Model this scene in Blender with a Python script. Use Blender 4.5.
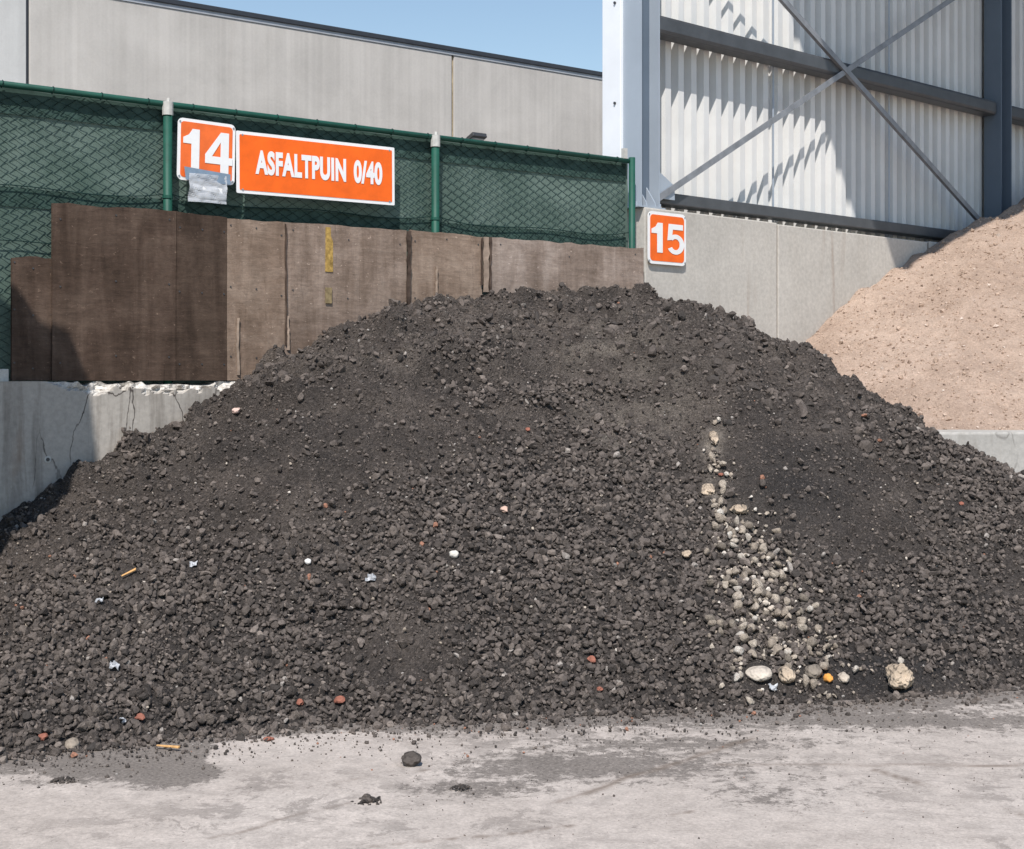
import bpy, bmesh, math, random
import numpy as np
from mathutils import Vector, Matrix
random.seed(7); rng = np.random.default_rng(11)
for o in list(bpy.data.objects): bpy.data.objects.remove(o)
SC = bpy.context.scene; COL = SC.collection
R = math.radians
# ------------------------------------------------------------------ camera, sky, sun, exposure
FPX, CX, HY, EYE = 1400.0, 512.0, 378.0, 1.62        # focal length in pixels, centre, horizon row, eye height
cam = bpy.data.cameras.new('camera'); co = bpy.data.objects.new('camera', cam); COL.objects.link(co)
co.location = (0, 0, EYE); co.rotation_euler = (R(90), 0, 0)
cam.sensor_width = 36; cam.lens = FPX / 1024 * 36; cam.shift_y = -(424.5 - HY) / 1024
cam.clip_start = 0.1; cam.clip_end = 3000; SC.camera = co
TOSUN = Vector((-0.176, -1.30, 1.75)).normalized()
w = bpy.data.worlds.new('World'); SC.world = w; w.use_nodes = True
nt = w.node_tree; bg = nt.nodes['Background']
sky = nt.nodes.new('ShaderNodeTexSky'); sky.sky_type = 'NISHITA'; sky.sun_disc = False
sky.sun_elevation = math.asin(TOSUN.z); sky.sun_rotation = math.atan2(TOSUN.x, TOSUN.y) % (2 * math.pi)
sky.air_density = 1.25; sky.dust_density = 0.0; sky.ozone_density = 1.0
nt.links.new(sky.outputs[0], bg.inputs[0]); bg.inputs[1].default_value = 0.125
sl = bpy.data.lights.new('sun', 'SUN'); sl.energy = 4.9; sl.angle = R(0.5); sl.color = (1, 0.945, 0.88)
so = bpy.data.objects.new('sun', sl); COL.objects.link(so); so.location = (-5, -20, 30)
so.rotation_euler = TOSUN.to_track_quat('Z', 'Y').to_euler()
vs = SC.view_settings; vs.view_transform = 'Standard'; vs.look = 'None'; vs.gamma = 1; vs.exposure = 0.10
vs.use_curve_mapping = False

# ------------------------------------------------------------------ helpers
def tag(o, label=None, cat=None, group=None, kind=None):
    if label: o['label'] = label
    if cat: o['category'] = cat
    if group: o['group'] = group
    if kind: o['kind'] = kind
    return o
def link(o, parent=None):
    COL.objects.link(o)
    if parent is not None:
        o.parent = parent
        m = Matrix.Identity(4); p = parent
        while p is not None:
            m = p.matrix_basis @ m if p.parent is None else p.matrix_parent_inverse @ p.matrix_basis @ m
            p = p.parent
        o.matrix_parent_inverse = m.inverted()
    return o
def thing(name, label, cat, loc, group=None):
    o = bpy.data.objects.new(name, None); o.location = loc; o.empty_display_size = 0.1
    return tag(link(o), label, cat, group)
def fast_mesh(name, V, F, smooth=False):
    V = np.asarray(V, np.float32); F = np.asarray(F, np.int32); k = F.shape[1]
    me = bpy.data.meshes.new(name)
    me.vertices.add(len(V)); me.vertices.foreach_set('co', V.ravel())
    me.loops.add(F.size); me.loops.foreach_set('vertex_index', F.ravel())
    me.polygons.add(len(F)); me.polygons.foreach_set('loop_start', np.arange(0, F.size, k, dtype=np.int32))
    me.polygons.foreach_set('use_smooth', np.full(len(F), smooth))
    me.update(calc_edges=True); me.validate()
    return me
def attr(me, name, vals):
    a = me.attributes.new(name, 'FLOAT', 'POINT'); a.data.foreach_set('value', np.asarray(vals, np.float32).ravel())
def mobj(name, me, mat, parent=None):
    me.materials.clear(); me.materials.append(mat)
    return link(bpy.data.objects.new(name, me), parent)
class MB:
    """collects boxes, prisms and tubes into one mesh"""
    def __init__(s): s.v = []; s.f = []
    def add(s, vs, fs):
        b = len(s.v); s.v += [tuple(p) for p in vs]; s.f += [tuple(i + b for i in f) for f in fs]; return s
    def hexa(s, p):   # p: 8 points, bottom 4 then top 4, counter-clockwise
        return s.add(p, [(3, 2, 1, 0), (4, 5, 6, 7), (0, 1, 5, 4), (1, 2, 6, 5), (2, 3, 7, 6), (3, 0, 4, 7)])
    def fbox(s, fr, s0, s1, n0, n1, z0, z1):
        return s.hexa([fr(s0, n1, z0), fr(s1, n1, z0), fr(s1, n0, z0), fr(s0, n0, z0), fr(s0, n1, z1), fr(s1, n1, z1), fr(s1, n0, z1), fr(s0, n0, z1)])
    def prism(s, pts, off):
        n = len(pts); a = [Vector(p) for p in pts]; b = [p + Vector(off) for p in a]
        return s.add(a + b, [tuple(range(n)), tuple(range(2 * n - 1, n - 1, -1))] + [(i, i + n, (i + 1) % n + n, (i + 1) % n) for i in range(n)])
    def tube(s, pts, r, n=8):
        pts = [Vector(p) for p in pts]; rings = []
        for i, p in enumerate(pts):
            t = (pts[min(i + 1, len(pts) - 1)] - pts[max(i - 1, 0)]).normalized()
            u = t.cross(Vector((0, 0, 1)) if abs(t.z) < .9 else Vector((1, 0, 0))).normalized(); w_ = t.cross(u)
            rings.append([p + (u * math.cos(a) + w_ * math.sin(a)) * r for a in [2 * math.pi * k / n for k in range(n)]])
        vs = sum(rings, []); fs = []
        for i in range(len(pts) - 1):
            for k in range(n): fs.append((i * n + k, i * n + (k + 1) % n, (i + 1) * n + (k + 1) % n, (i + 1) * n + k))
        fs.append(tuple(range(n))[::-1]); fs.append(tuple(range((len(pts) - 1) * n, len(pts) * n)))
        return s.add(vs, fs)
    def build(s, name, mat, parent=None, bevel=0, smooth=False):
        me = bpy.data.meshes.new(name); me.from_pydata(s.v, [], s.f)
        bm = bmesh.new(); bm.from_mesh(me)
        bmesh.ops.recalc_face_normals(bm, faces=bm.faces)
        if bevel: bmesh.ops.bevel(bm, geom=list(bm.edges), offset=bevel, segments=2, affect='EDGES', profile=.5)
        bm.to_mesh(me); bm.free()
        if smooth:
            for p in me.polygons: p.use_smooth = True
        return mobj(name, me, mat, parent)
class Frame:
    """a wall line: origin, heading; s runs along it, n points out of it towards the yard"""
    def __init__(f, x, y, deg):
        f.o = np.array([x, y]); a = R(deg); f.a = a; f.d = np.array([math.cos(a), math.sin(a)]); f.n = np.array([math.sin(a), -math.cos(a)])
    def __call__(f, s, n, z):
        p = f.o + f.d * s + f.n * n; return Vector((p[0], p[1], z))
    def at(f, x, y, n=0.0):      # where a sight line meets the wall plane: (s, z)
        u = np.array([(x - CX) / FPX, 1.0]); t = (n + f.o @ f.n) / (u @ f.n)
        return float((u * t - f.o) @ f.d), EYE + (HY - y) / FPX * t
    def depth(f, x, n=0.0):
        u = np.array([(x - CX) / FPX, 1.0]); return float((n + f.o @ f.n) / (u @ f.n))
    def sn(f, X, Y):
        p = np.stack([X - f.o[0], Y - f.o[1]], -1); return p @ f.d, p @ f.n
FF = Frame(0.994, 11.5, 36.7)      # left wall, boards, fence
FH = Frame(1.11, 11.7, 41.9)       # hall and the wall under it
FB = Frame(1.51, 24.0, 36.5)       # building behind

def _hash(ix, iy, iz, seed):
    h = (ix.astype(np.int64) * 374761393 + iy.astype(np.int64) * 668265263 + iz.astype(np.int64) * 2147483647 + seed * 974634211) & 0xffffffff
    h = ((h ^ (h >> 13)) * 1274126177) & 0xffffffff; h = h ^ (h >> 16)
    return (h & 0xffff) / 32767.5 - 1.0
def noise(X, Y, Z=0.0, scale=1.0, seed=0):
    X = np.asarray(X, float) * scale; Y = np.asarray(Y, float) * scale; Z = np.zeros_like(X) + np.asarray(Z, float) * scale
    x0, y0, z0 = np.floor(X), np.floor(Y), np.floor(Z); fx, fy, fz = X - x0, Y - y0, Z - z0
    fx, fy, fz = [t * t * t * (t * (t * 6 - 15) + 10) for t in (fx, fy, fz)]; r = 0
    for dx in (0, 1):
        for dy in (0, 1):
            for dz in (0, 1):
                r = r + _hash(x0 + dx, y0 + dy, z0 + dz, seed) * (fx if dx else 1 - fx) * (fy if dy else 1 - fy) * (fz if dz else 1 - fz)
    return r
def fbm(X, Y, Z=0.0, scale=1.0, seed=0, octv=4, gain=.5):
    r = 0; a = 1.0
    for k in range(octv): r = r + a * noise(X, Y, Z, scale * 2 ** k * 1.03 ** k, seed + k); a *= gain
    return r

# ------------------------------------------------------------------ materials
def ramp(nt, fac, stops):
    n = nt.nodes.new('ShaderNodeValToRGB'); e = n.color_ramp.elements
    while len(e) < len(stops): e.new(.5)
    for el, (p, c) in zip(e, stops): el.position = p; el.color = (*c, 1) if len(c) == 3 else c
    nt.links.new(fac, n.inputs[0]); return n.outputs[0]
def mixc(nt, fac, a, b, mode='MIX'):
    n = nt.nodes.new('ShaderNodeMix'); n.data_type = 'RGBA'; n.blend_type = mode
    for sock, v in ((n.inputs[0], fac), (n.inputs[6], a), (n.inputs[7], b)):
        if isinstance(v, (int, float)): sock.default_value = v
        elif isinstance(v, tuple): sock.default_value = (*v, 1)
        else: nt.links.new(v, sock)
    return n.outputs[2]
def mth(nt, op, a, b=0.0, clamp=False):
    n = nt.nodes.new('ShaderNodeMath'); n.operation = op; n.use_clamp = clamp
    for sock, v in ((n.inputs[0], a), (n.inputs[1], b)):
        if isinstance(v, (int, float)): sock.default_value = v
        else: nt.links.new(v, sock)
    return n.outputs[0]
def coords(nt, ang=0.0, scale=(1, 1, 1)):
    t = nt.nodes.new('ShaderNodeTexCoord'); src = t.outputs['Object']
    if ang:
        m0 = nt.nodes.new('ShaderNodeMapping'); m0.inputs['Rotation'].default_value = (0, 0, -ang); nt.links.new(src, m0.inputs[0]); src = m0.outputs[0]
    m = nt.nodes.new('ShaderNodeMapping'); m.inputs['Scale'].default_value = scale; nt.links.new(src, m.inputs[0])
    return m.outputs[0]
def tnoise(nt, vec, scale, detail=6, rough=.6, dist=0):
    n = nt.nodes.new('ShaderNodeTexNoise'); n.inputs['Scale'].default_value = scale; n.inputs['Detail'].default_value = detail
    n.inputs['Roughness'].default_value = rough; n.inputs['Distortion'].default_value = dist
    nt.links.new(vec, n.inputs['Vector']); return n.outputs['Fac']
def newmat(name, rough=.8, spec=.3, metal=0):
    m = bpy.data.materials.new(name); m.use_nodes = True; b = m.node_tree.nodes['Principled BSDF']
    b.inputs['Roughness'].default_value = rough; b.inputs['Specular IOR Level'].default_value = spec; b.inputs['Metallic'].default_value = metal
    return m, m.node_tree, b
def bump(nt, b, h, strength, dist):
    n = nt.nodes.new('ShaderNodeBump'); n.inputs['Strength'].default_value = strength; n.inputs['Distance'].default_value = dist
    nt.links.new(h, n.inputs['Height']); nt.links.new(n.outputs[0], b.inputs['Normal'])
def getattr_(nt, name):
    n = nt.nodes.new('ShaderNodeAttribute'); n.attribute_name = name; return n.outputs['Fac']
def plain(name, c, rough=.5, spec=.4, metal=0, vary=.12, scale=6, bmp=0):
    m, nt, b = newmat(name, rough, spec, metal); v = coords(nt)
    n = tnoise(nt, v, scale, 5, .65)
    c0 = tuple(x * (1 - vary) for x in c); c1 = tuple(min(1, x * (1 + vary)) for x in c)
    nt.links.new(ramp(nt, n, [(.3, c0), (.7, c1)]), b.inputs['Base Color'])
    if bmp: bump(nt, b, tnoise(nt, v, scale * 12, 3), bmp, .002)
    return m

def mat_concrete(name, c, ang, streak=.35, crack=.0, dirt=(.12, .10, .08), chip=False, rust=0.0, fine=0.0, cscale=1.3, ov=.25):
    m, nt, b = newmat(name, .88, .25); v = coords(nt, ang); v2 = coords(nt, ang, (5, 5, .45))
    big = tnoise(nt, v, 1.1, 6, .62, .4); sm = tnoise(nt, v, 28, 4, .7); st = tnoise(nt, v2, 1.6, 6, .65, .3)
    col = ramp(nt, big, [(.3, tuple(x * .82 for x in c)), (.55, c), (.75, tuple(min(1, x * 1.1) for x in c))])
    col = mixc(nt, mth(nt, 'MULTIPLY', ramp(nt, st, [(.5, (0, 0, 0)), (.72, (1, 1, 1))]), streak), col, dirt)
    col = mixc(nt, ov, col, ramp(nt, sm, [(.3, (.25, .25, .25)), (.7, (.8, .8, .8))]), 'OVERLAY')
    h = sm
    if fine:
        wv = nt.nodes.new('ShaderNodeTexNoise'); wv.inputs['Scale'].default_value = 1; wv.inputs['Detail'].default_value = 3
        nt.links.new(coords(nt, ang, (15, .5, .10)), wv.inputs['Vector'])
        col = mixc(nt, fine, col, ramp(nt, wv.outputs['Fac'], [(.35, tuple(x * .72 for x in c)), (.65, tuple(x * 1.15 for x in c))]))
    if rust:
        rs = tnoise(nt, coords(nt, ang, (3.3, 3.3, .3)), 1.3, 5, .6, .5)
        col = mixc(nt, mth(nt, 'MULTIPLY', ramp(nt, rs, [(.62, (0, 0, 0)), (.74, (1, 1, 1))]), rust), col, (.20, .105, .05))
    if crack:
        vo = nt.nodes.new('ShaderNodeTexVoronoi'); vo.feature = 'DISTANCE_TO_EDGE'; vo.inputs['Scale'].default_value = cscale
        nz = nt.nodes.new('ShaderNodeTexNoise'); nz.inputs['Scale'].default_value = 2.5; nz.inputs['Detail'].default_value = 6
        nt.links.new(coords(nt, ang, (1, 1, .45)), nz.inputs['Vector'])
        va = nt.nodes.new('ShaderNodeVectorMath'); va.operation = 'MULTIPLY_ADD'; nt.links.new(nz.outputs['Color'], va.inputs[0])
        va.inputs[1].default_value = (.5, .5, .5); nt.links.new(coords(nt, ang, (1.3, 1.3, .5)), va.inputs[2]); nt.links.new(va.outputs[0], vo.inputs['Vector'])
        cr = ramp(nt, vo.outputs['Distance'], [(.004, (1, 1, 1)), (.014, (0, 0, 0))])
        cr = mth(nt, 'MULTIPLY', cr, ramp(nt, tnoise(nt, v, 1.7, 3), [(.42, (0, 0, 0)), (.55, (1, 1, 1))]))
        col = mixc(nt, mth(nt, 'MULTIPLY', cr, crack), col, (.06, .05, .045))
    if chip:
        ch = getattr_(nt, 'chip'); col = mixc(nt, ch, col, ramp(nt, tnoise(nt, v, 40, 5), [(.35, (.33, .30, .27)), (.6, (.72, .69, .64))]))
    nt.links.new(col, b.inputs['Base Color']); bump(nt, b, h, .35, .004)
    return m
M = {}
M['wall'] = mat_concrete('weathered_concrete', (.42, .388, .35), FF.a, .70, .95, (.11, .092, .075), True, .6, 0, 2.6)
M['hallwall'] = mat_concrete('pale_concrete', (.49, .463, .423), FH.a, .16, 0, (.27, .225, .17), False, .30, .08)
M['facade'] = mat_concrete('facade_concrete', (.55, .52, .485), FB.a, .14, 0, (.36, .33, .29), False, .05, .20, 1.3, .10)
M['facade2'] = mat_concrete('facade_concrete_grey', (.58, .575, .56), FB.a, .12, 0, (.36, .34, .32), False, .04, .12, 1.3, .08)
M['block'] = mat_concrete('block_concrete', (.46, .44, .41), .2, .4, .4, (.22, .19, .15), False, .1)
M['caster'] = mat_concrete('grey_concrete', (.4, .39, .37), 0, .3)

def mat_ply(name, dark, mid, pale, ang, scratch):
    m, nt, b = newmat(name, .8, .2); v = coords(nt, ang)
    g = tnoise(nt, coords(nt, ang, (1, 1, 6)), 1.7, 8, .7, 1.4); big = tnoise(nt, v, 2.3, 7, .68, .5)
    vert = tnoise(nt, coords(nt, ang, (6, 6, .7)), 1.2, 7, .65, .8); fine = tnoise(nt, coords(nt, ang, (1, 1, 2.2)), 17, 7, .8, .6)
    col = ramp(nt, big, [(.40, dark), (.5, mid), (.61, pale)])
    col = mixc(nt, .30, col, ramp(nt, g, [(.34, dark), (.5, mid), (.66, pale)]))
    col = mixc(nt, .40, col, ramp(nt, vert, [(.36, tuple(x * .75 for x in dark)), (.5, mid), (.64, pale)]))
    col = mixc(nt, .45, col, ramp(nt, fine, [(.3, (.22, .22, .22)), (.7, (.78, .78, .78))]), 'OVERLAY')
    sc = tnoise(nt, coords(nt, ang, (4, 4, 6)), 2.6, 9, .85, 2.2)
    col = mixc(nt, mth(nt, 'MULTIPLY', ramp(nt, sc, [(.60, (0, 0, 0)), (.68, (1, 1, 1))]), scratch), col, tuple(min(1, x * 1.35) for x in pale))
    fib = tnoise(nt, coords(nt, ang, (2, 2, 30)), 2.0, 9, .8, 1.2)
    col = mixc(nt, .38, col, ramp(nt, fib, [(.3, (.22, .22, .22)), (.7, (.78, .78, .78))]), 'OVERLAY')
    fl = tnoise(nt, coords(nt, ang, (14, 14, 20)), 2.2, 4, .7, .4)
    col = mixc(nt, mth(nt, 'MULTIPLY', ramp(nt, fl, [(.65, (0, 0, 0)), (.69, (1, 1, 1))]), .6), col, tuple(min(1, x * 1.9) for x in pale))
    dk = tnoise(nt, coords(nt, ang, (9, 9, 24)), 1.9, 5, .7, .5)
    col = mixc(nt, mth(nt, 'MULTIPLY', ramp(nt, dk, [(.67, (0, 0, 0)), (.72, (1, 1, 1))]), .7), col, tuple(x * .45 for x in dark))
    st = tnoise(nt, coords(nt, ang, (16, 16, 1.1)), 1.7, 6, .7, 1.0)
    col = mixc(nt, mth(nt, 'MULTIPLY', ramp(nt, st, [(.62, (0, 0, 0)), (.70, (1, 1, 1))]), .55), col, tuple(x * .55 for x in dark))
    nt.links.new(col, b.inputs['Base Color']); bump(nt, b, mth(nt, 'ADD', g, sc), .6, .005)
    return m
M['ply_dark'] = mat_ply('dark_plywood', (.041, .026, .018), (.078, .051, .038), (.131, .092, .070), FF.a, .5)
M['ply_dark2'] = mat_ply('darker_plywood', (.034, .022, .015), (.064, .042, .031), (.108, .075, .056), FF.a, .4)
M['ply_light'] = mat_ply('weathered_plywood', (.154, .109, .082), (.245, .182, .144), (.365, .287, .236), FF.a, .5)
M['ply_light2'] = mat_ply('weathered_plywood_warm', (.139, .095, .068), (.226, .162, .122), (.336, .258, .203), FF.a, .45)
M['ply_grey'] = mat_ply('weathered_plywood_grey', (.165, .122, .096), (.260, .199, .163), (.393, .321, .277), FF.a, .55)
M['veneer'] = plain('peeled_veneer', (.28, .215, .17), .8, .2, 0, .4, 9)
M['veneer_dark'] = plain('torn_edge', (.07, .05, .04), .9, .1, 0, .5, 14)
M['joint'] = plain('joint_filler', (.16, .13, .10), .9, .1, 0, .4, 12)
M['joint_pale'] = plain('pale_joint_filler', (.42, .34, .22), .9, .1, 0, .4, 8)
M['yellow'] = plain('faded_yellow_paint', (.36, .235, .07), .8, .2, 0, .55, 32)
M['yellow2'] = plain('worn_yellow_paint', (.24, .185, .10), .8, .2, 0, .4, 25)
M['green'] = plain('green_coated_steel', (.009, .075, .052), .58, .4, 0, .2, 8)
M['wire'] = plain('green_wire', (.006, .026, .022), .45, .4, 0, .25, 5)
M['capgrey'] = plain('grey_plastic', (.5, .49, .46), .6, .4, 0, .15, 30)
def mat_net():
    m, nt, b = newmat('windbreak_net', .9, .1); v = coords(nt, FF.a)
    n = tnoise(nt, v, 2.2, 6, .65, .6); f = tnoise(nt, coords(nt, FF.a, (60, 60, 60)), 3, 3, .8)
    col = ramp(nt, n, [(.3, (.080, .125, .105)), (.5, (.120, .172, .148)), (.72, (.175, .235, .205))])
    col = mixc(nt, .5, col, ramp(nt, f, [(.3, (.25, .25, .25)), (.7, (.75, .75, .75))]), 'OVERLAY')
    nt.links.new(col, b.inputs['Base Color'])
    tr = nt.nodes.new('ShaderNodeBsdfTranslucent'); nt.links.new(col, tr.inputs[0])
    mx = nt.nodes.new('ShaderNodeMixShader'); mx.inputs[0].default_value = .2
    nt.links.new(b.outputs[0], mx.inputs[1]); nt.links.new(tr.outputs[0], mx.inputs[2]); nt.links.new(mx.outputs[0], nt.nodes['Material Output'].inputs[0])
    return m
M['net'] = mat_net()
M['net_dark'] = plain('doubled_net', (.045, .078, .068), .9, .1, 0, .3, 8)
M['orange'] = plain('orange_sign_paint', (.88, .135, .006), .4, .4, 0, .13, 7)
M['orange2'] = plain('orange_sign_paint_faded', (.84, .155, .028), .4, .4, 0, .13, 7)
M['white'] = plain('white_sign_paint', (.82, .82, .82), .4, .4, 0, .04, 9)
M['bracket'] = plain('sign_back', (.35, .37, .4), .4, .4, .6)
M['cladwhite'] = plain('white_cladding', (.80, .82, .85), .35, .5, 0, .05, 2)
M['steel'] = plain('galvanised_steel', (.36, .41, .47), .5, .5, .1, .05, 3, .1)
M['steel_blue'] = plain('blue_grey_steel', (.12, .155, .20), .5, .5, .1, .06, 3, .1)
M['girt'] = plain('grey_steel_rail', (.085, .09, .098), .45, .5, .3, .18, 5, .2)
M['sheet'] = plain('sheet_steel', (.66, .66, .65), .45, .4, 0, .06, 2.5)
M['brace'] = plain('brace_steel', (.25, .26, .28), .5, .5, .3, .2, 9)
M['bolt'] = plain('dark_bolt', (.08, .08, .085), .5, .5, .5)
M['coping'] = plain('dark_coping', (.045, .05, .06), .5, .5, .2)
M['trim'] = plain('pale_trim', (.42, .44, .47), .5, .4, .2)
M['lamp'] = plain('lamp_housing', (.06, .062, .066), .5, .5, .3)
M['lens'] = plain('lamp_glass', (.32, .35, .37), .12, .6)
M['wood'] = plain('raw_wood', (.62, .36, .15), .8, .2, 0, .25, 60)
M['brick'] = plain('red_brick', (.27, .11, .078), .9, .15, 0, .3, 50, .3)
M['plastic'] = plain('white_plastic', (.40, .41, .43), .35, .5, 0, .1, 30)
M['bluestrip'] = plain('blue_grey_strip', (.20, .27, .36), .3, .5, 0, .15, 20)
def mat_stone(name, stops, sp=.25, src='tint', bmp=.5, sc=90):
    m, nt, b = newmat(name, .85, sp); v = coords(nt)
    if src == 'tint': t = getattr_(nt, 'tint')
    else: t = nt.nodes.new('ShaderNodeObjectInfo').outputs['Random']
    col = ramp(nt, t, stops); n = tnoise(nt, v, sc if src == 'tint' else 2.2, 5, .75)
    col = mixc(nt, .75, col, ramp(nt, n, [(.28, (.16, .16, .16)), (.72, (.84, .84, .84))]), 'OVERLAY')
    nt.links.new(col, b.inputs['Base Color']); bump(nt, b, n, bmp, .006 if src == 'tint' else .25)
    return m
ASPH = [(0, (.034, .031, .029)), (.35, (.086, .072, .064)), (.65, (.138, .115, .101)), (.94, (.25, .211, .184)), (.98, (.34, .315, .29)), (1, (.30, .15, .10))]
PALE = [(0, (.20, .17, .14)), (.4, (.34, .285, .23)), (.8, (.47, .405, .335)), (1, (.58, .53, .47))]
M['asph'] = mat_stone('asphalt_lumps', ASPH)
M['asph1'] = mat_stone('asphalt_lump', [(0, (.050, .043, .039)), (.5, (.092, .077, .068)), (1, (.165, .139, .121))], src='obj')
M['pale'] = mat_stone('pale_rubble', PALE); M['pale1'] = mat_stone('pale_stone_surface', PALE, src='obj')
M['boulder'] = mat_stone('sandy_boulder', [(0, (.42, .335, .25)), (1, (.46, .37, .28))], src='obj', bmp=.9)
def mat_heap():
    m, nt, b = newmat('asphalt_fines', .9, .2); v = coords(nt)
    n1 = tnoise(nt, v, 2.2, 6, .65, .3); n2 = tnoise(nt, v, 45, 6, .8); vo = nt.nodes.new('ShaderNodeTexVoronoi'); vo.inputs['Scale'].default_value = 95
    nt.links.new(v, vo.inputs['Vector'])
    col = ramp(nt, n1, [(.28, (.046, .039, .035)), (.5, (.080, .067, .059)), (.72, (.132, .110, .095))])
    col = mixc(nt, getattr_(nt, 'pale'), col, (.26, .225, .19)); col = mixc(nt, getattr_(nt, 'dark'), col, (.030, .029, .030))
    col = mixc(nt, .8, col, ramp(nt, n2, [(.3, (.12, .12, .12)), (.7, (.88, .88, .88))]), 'OVERLAY')
    col = mixc(nt, .45, col, ramp(nt, vo.outputs['Color'], [(.15, (.2, .2, .2)), (.85, (.8, .8, .8))]), 'OVERLAY')
    nt.links.new(col, b.inputs['Base Color'])
    h = mth(nt, 'ADD', n2, mth(nt, 'MULTIPLY', vo.outputs['Distance'], -.6)); bump(nt, b, h, 1.0, .022)
    return m
M['heap'] = mat_heap()
def mat_sand():
    m, nt, b = newmat('sandy_gravel', .92, .15); v = coords(nt)
    n1 = tnoise(nt, v, 1.3, 6, .65, .4); n2 = tnoise(nt, v, 55, 5, .8); n3 = tnoise(nt, v, 12, 5, .7)
    col = ramp(nt, n1, [(.3, (.355, .260, .204)), (.5, (.42, .315, .25)), (.72, (.50, .385, .312))])
    col = mixc(nt, .45, col, ramp(nt, n3, [(.3, (.36, .36, .36)), (.7, (.64, .64, .64))]), 'OVERLAY')
    col = mixc(nt, .55, col, ramp(nt, n2, [(.3, (.22, .22, .22)), (.7, (.78, .78, .78))]), 'OVERLAY')
    nt.links.new(col, b.inputs['Base Color']); bump(nt, b, n2, .8, .02)
    return m
M['sand'] = mat_sand()
M['sandstone'] = mat_stone('sand_grains', [(0, (.13, .095, .075)), (.4, (.34, .245, .185)), (.85, (.50, .38, .30)), (1, (.64, .55, .48))])
def mat_ground():
    m, nt, b = newmat('yard_concrete', .88, .25); v = coords(nt)
    n1 = tnoise(nt, v, .8, 7, .65, .4); n2 = tnoise(nt, v, 9, 6, .7, .3); n3 = tnoise(nt, v, 70, 4, .8)
    col = ramp(nt, n1, [(.3, (.385, .338, .302)), (.5, (.435, .385, .347)), (.72, (.48, .43, .39))])
    col = mixc(nt, .28, col, ramp(nt, n2, [(.35, (.26, .26, .26)), (.62, (.70, .70, .70))]), 'OVERLAY')
    col = mixc(nt, .5, col, ramp(nt, n3, [(.3, (.25, .25, .25)), (.7, (.72, .72, .72))]), 'OVERLAY')
    # stretched tyre smears
    t = tnoise(nt, coords(nt, -.25, (.8, 6, 1)), 1.2, 7, .7, .5)
    col = mixc(nt, mth(nt, 'MULTIPLY', ramp(nt, t, [(.58, (0, 0, 0)), (.66, (1, 1, 1))]), .35), col, (.20, .175, .158))
    bl = tnoise(nt, v, 3.4, 15, .80, .4)
    reg = ramp(nt, tnoise(nt, v, .75, 4, .6, .3), [(.46, (.12, .12, .12)), (.58, (1, 1, 1))])
    col = mixc(nt, mth(nt, 'MULTIPLY', mth(nt, 'MULTIPLY', ramp(nt, bl, [(.515, (0, 0, 0)), (.535, (1, 1, 1))]), reg), .55), col, (.18, .158, .142))
    sp = tnoise(nt, v, 30, 6, .75); col = mixc(nt, mth(nt, 'MULTIPLY', ramp(nt, sp, [(.60, (0, 0, 0)), (.66, (1, 1, 1))]), .55), col, (.13, .115, .105))
    # dark asphalt dust, patchy
    d = getattr_(nt, 'dust'); d2 = mth(nt, 'ADD', d, mth(nt, 'MULTIPLY', mth(nt, 'SUBTRACT', tnoise(nt, v, 11, 13, .84, .2), .5), 2.0))
    dm = ramp(nt, d2, [(.40, (0, 0, 0)), (.52, (1, 1, 1))])
    col = mixc(nt, mth(nt, 'MULTIPLY', dm, .84), col, ramp(nt, n3, [(.32, (.06, .052, .046)), (.68, (.22, .193, .172))]))
    # hairline joints
    col = mixc(nt, getattr_(nt, 'crackline'), col, (.15, .115, .09))
    nt.links.new(col, b.inputs['Base Color']); bump(nt, b, mth(nt, 'ADD', n2, n3), .4, .004)
    return m
M['ground'] = mat_ground()

# ------------------------------------------------------------------ ground: one sheet, fine near the heap
def axis(lo, hi, step, far):
    a = list(np.arange(lo, hi + 1e-6, step)); g = step; l = [lo]; h = [hi]
    while l[-1] > -far: g *= 1.6; l.append(l[-1] - g)
    g = step
    while h[-1] < far: g *= 1.6; h.append(h[-1] + g)
    return np.array(l[:0:-1] + a + h[1:])
gx = axis(-3.6, 3.6, .03, 900); gy = axis(4.2, 7.8, .03, 900)
GX, GY = np.meshgrid(gx, gy, indexing='ij')
def pxg(x, y): D = FPX * EYE / (y - HY); return (x - CX) / FPX * D, D
def seg_d(X, Y, a, b):
    a = np.array(a); b = np.array(b); d = b - a; t = np.clip(((X - a[0]) * d[0] + (Y - a[1]) * d[1]) / (d @ d), 0, 1)
    return np.hypot(X - a[0] - t * d[0], Y - a[1] - t * d[1])
tx = np.array([-900, -400, -150, 0, 100, 200, 330, 430, 560, 690, 800, 900, 1024, 1300, 1800.])
ty = np.array([775, 770, 765, 757, 748, 738, 724, 722, 716, 712, 706, 700, 690, 680, 672.])
toeD = lambda x: FPX * EYE / (np.interp(x, tx, ty) - HY)
PX = GX / np.maximum(GY, .5) * FPX + CX
toed = toeD(PX) - GY                       # distance in front of the toe
dust = .75 * np.exp(-np.clip(toed, 0, 9) / .13) + .30 * np.exp(-np.clip(toed, 0, 9) / .5) + .12 + .10 * np.clip(GX / 2.0, 0, 1)
def blob(x, y, rx, ry, a):
    X, Y = pxg(x, y); return a * np.exp(-((GX - X) / rx) ** 2 - ((GY - Y) / ry) ** 2)
dust += blob(570, 765, .75, .26, .5) + blob(470, 790, .35, .14, .35) + blob(140, 766, .36, .26, .6) + blob(690, 742, .7, .10, .3) + blob(930, 722, 1.0, .16, .3) + blob(820, 790, .5, .3, .12) + blob(760, 800, .25, .2, .2)
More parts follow.
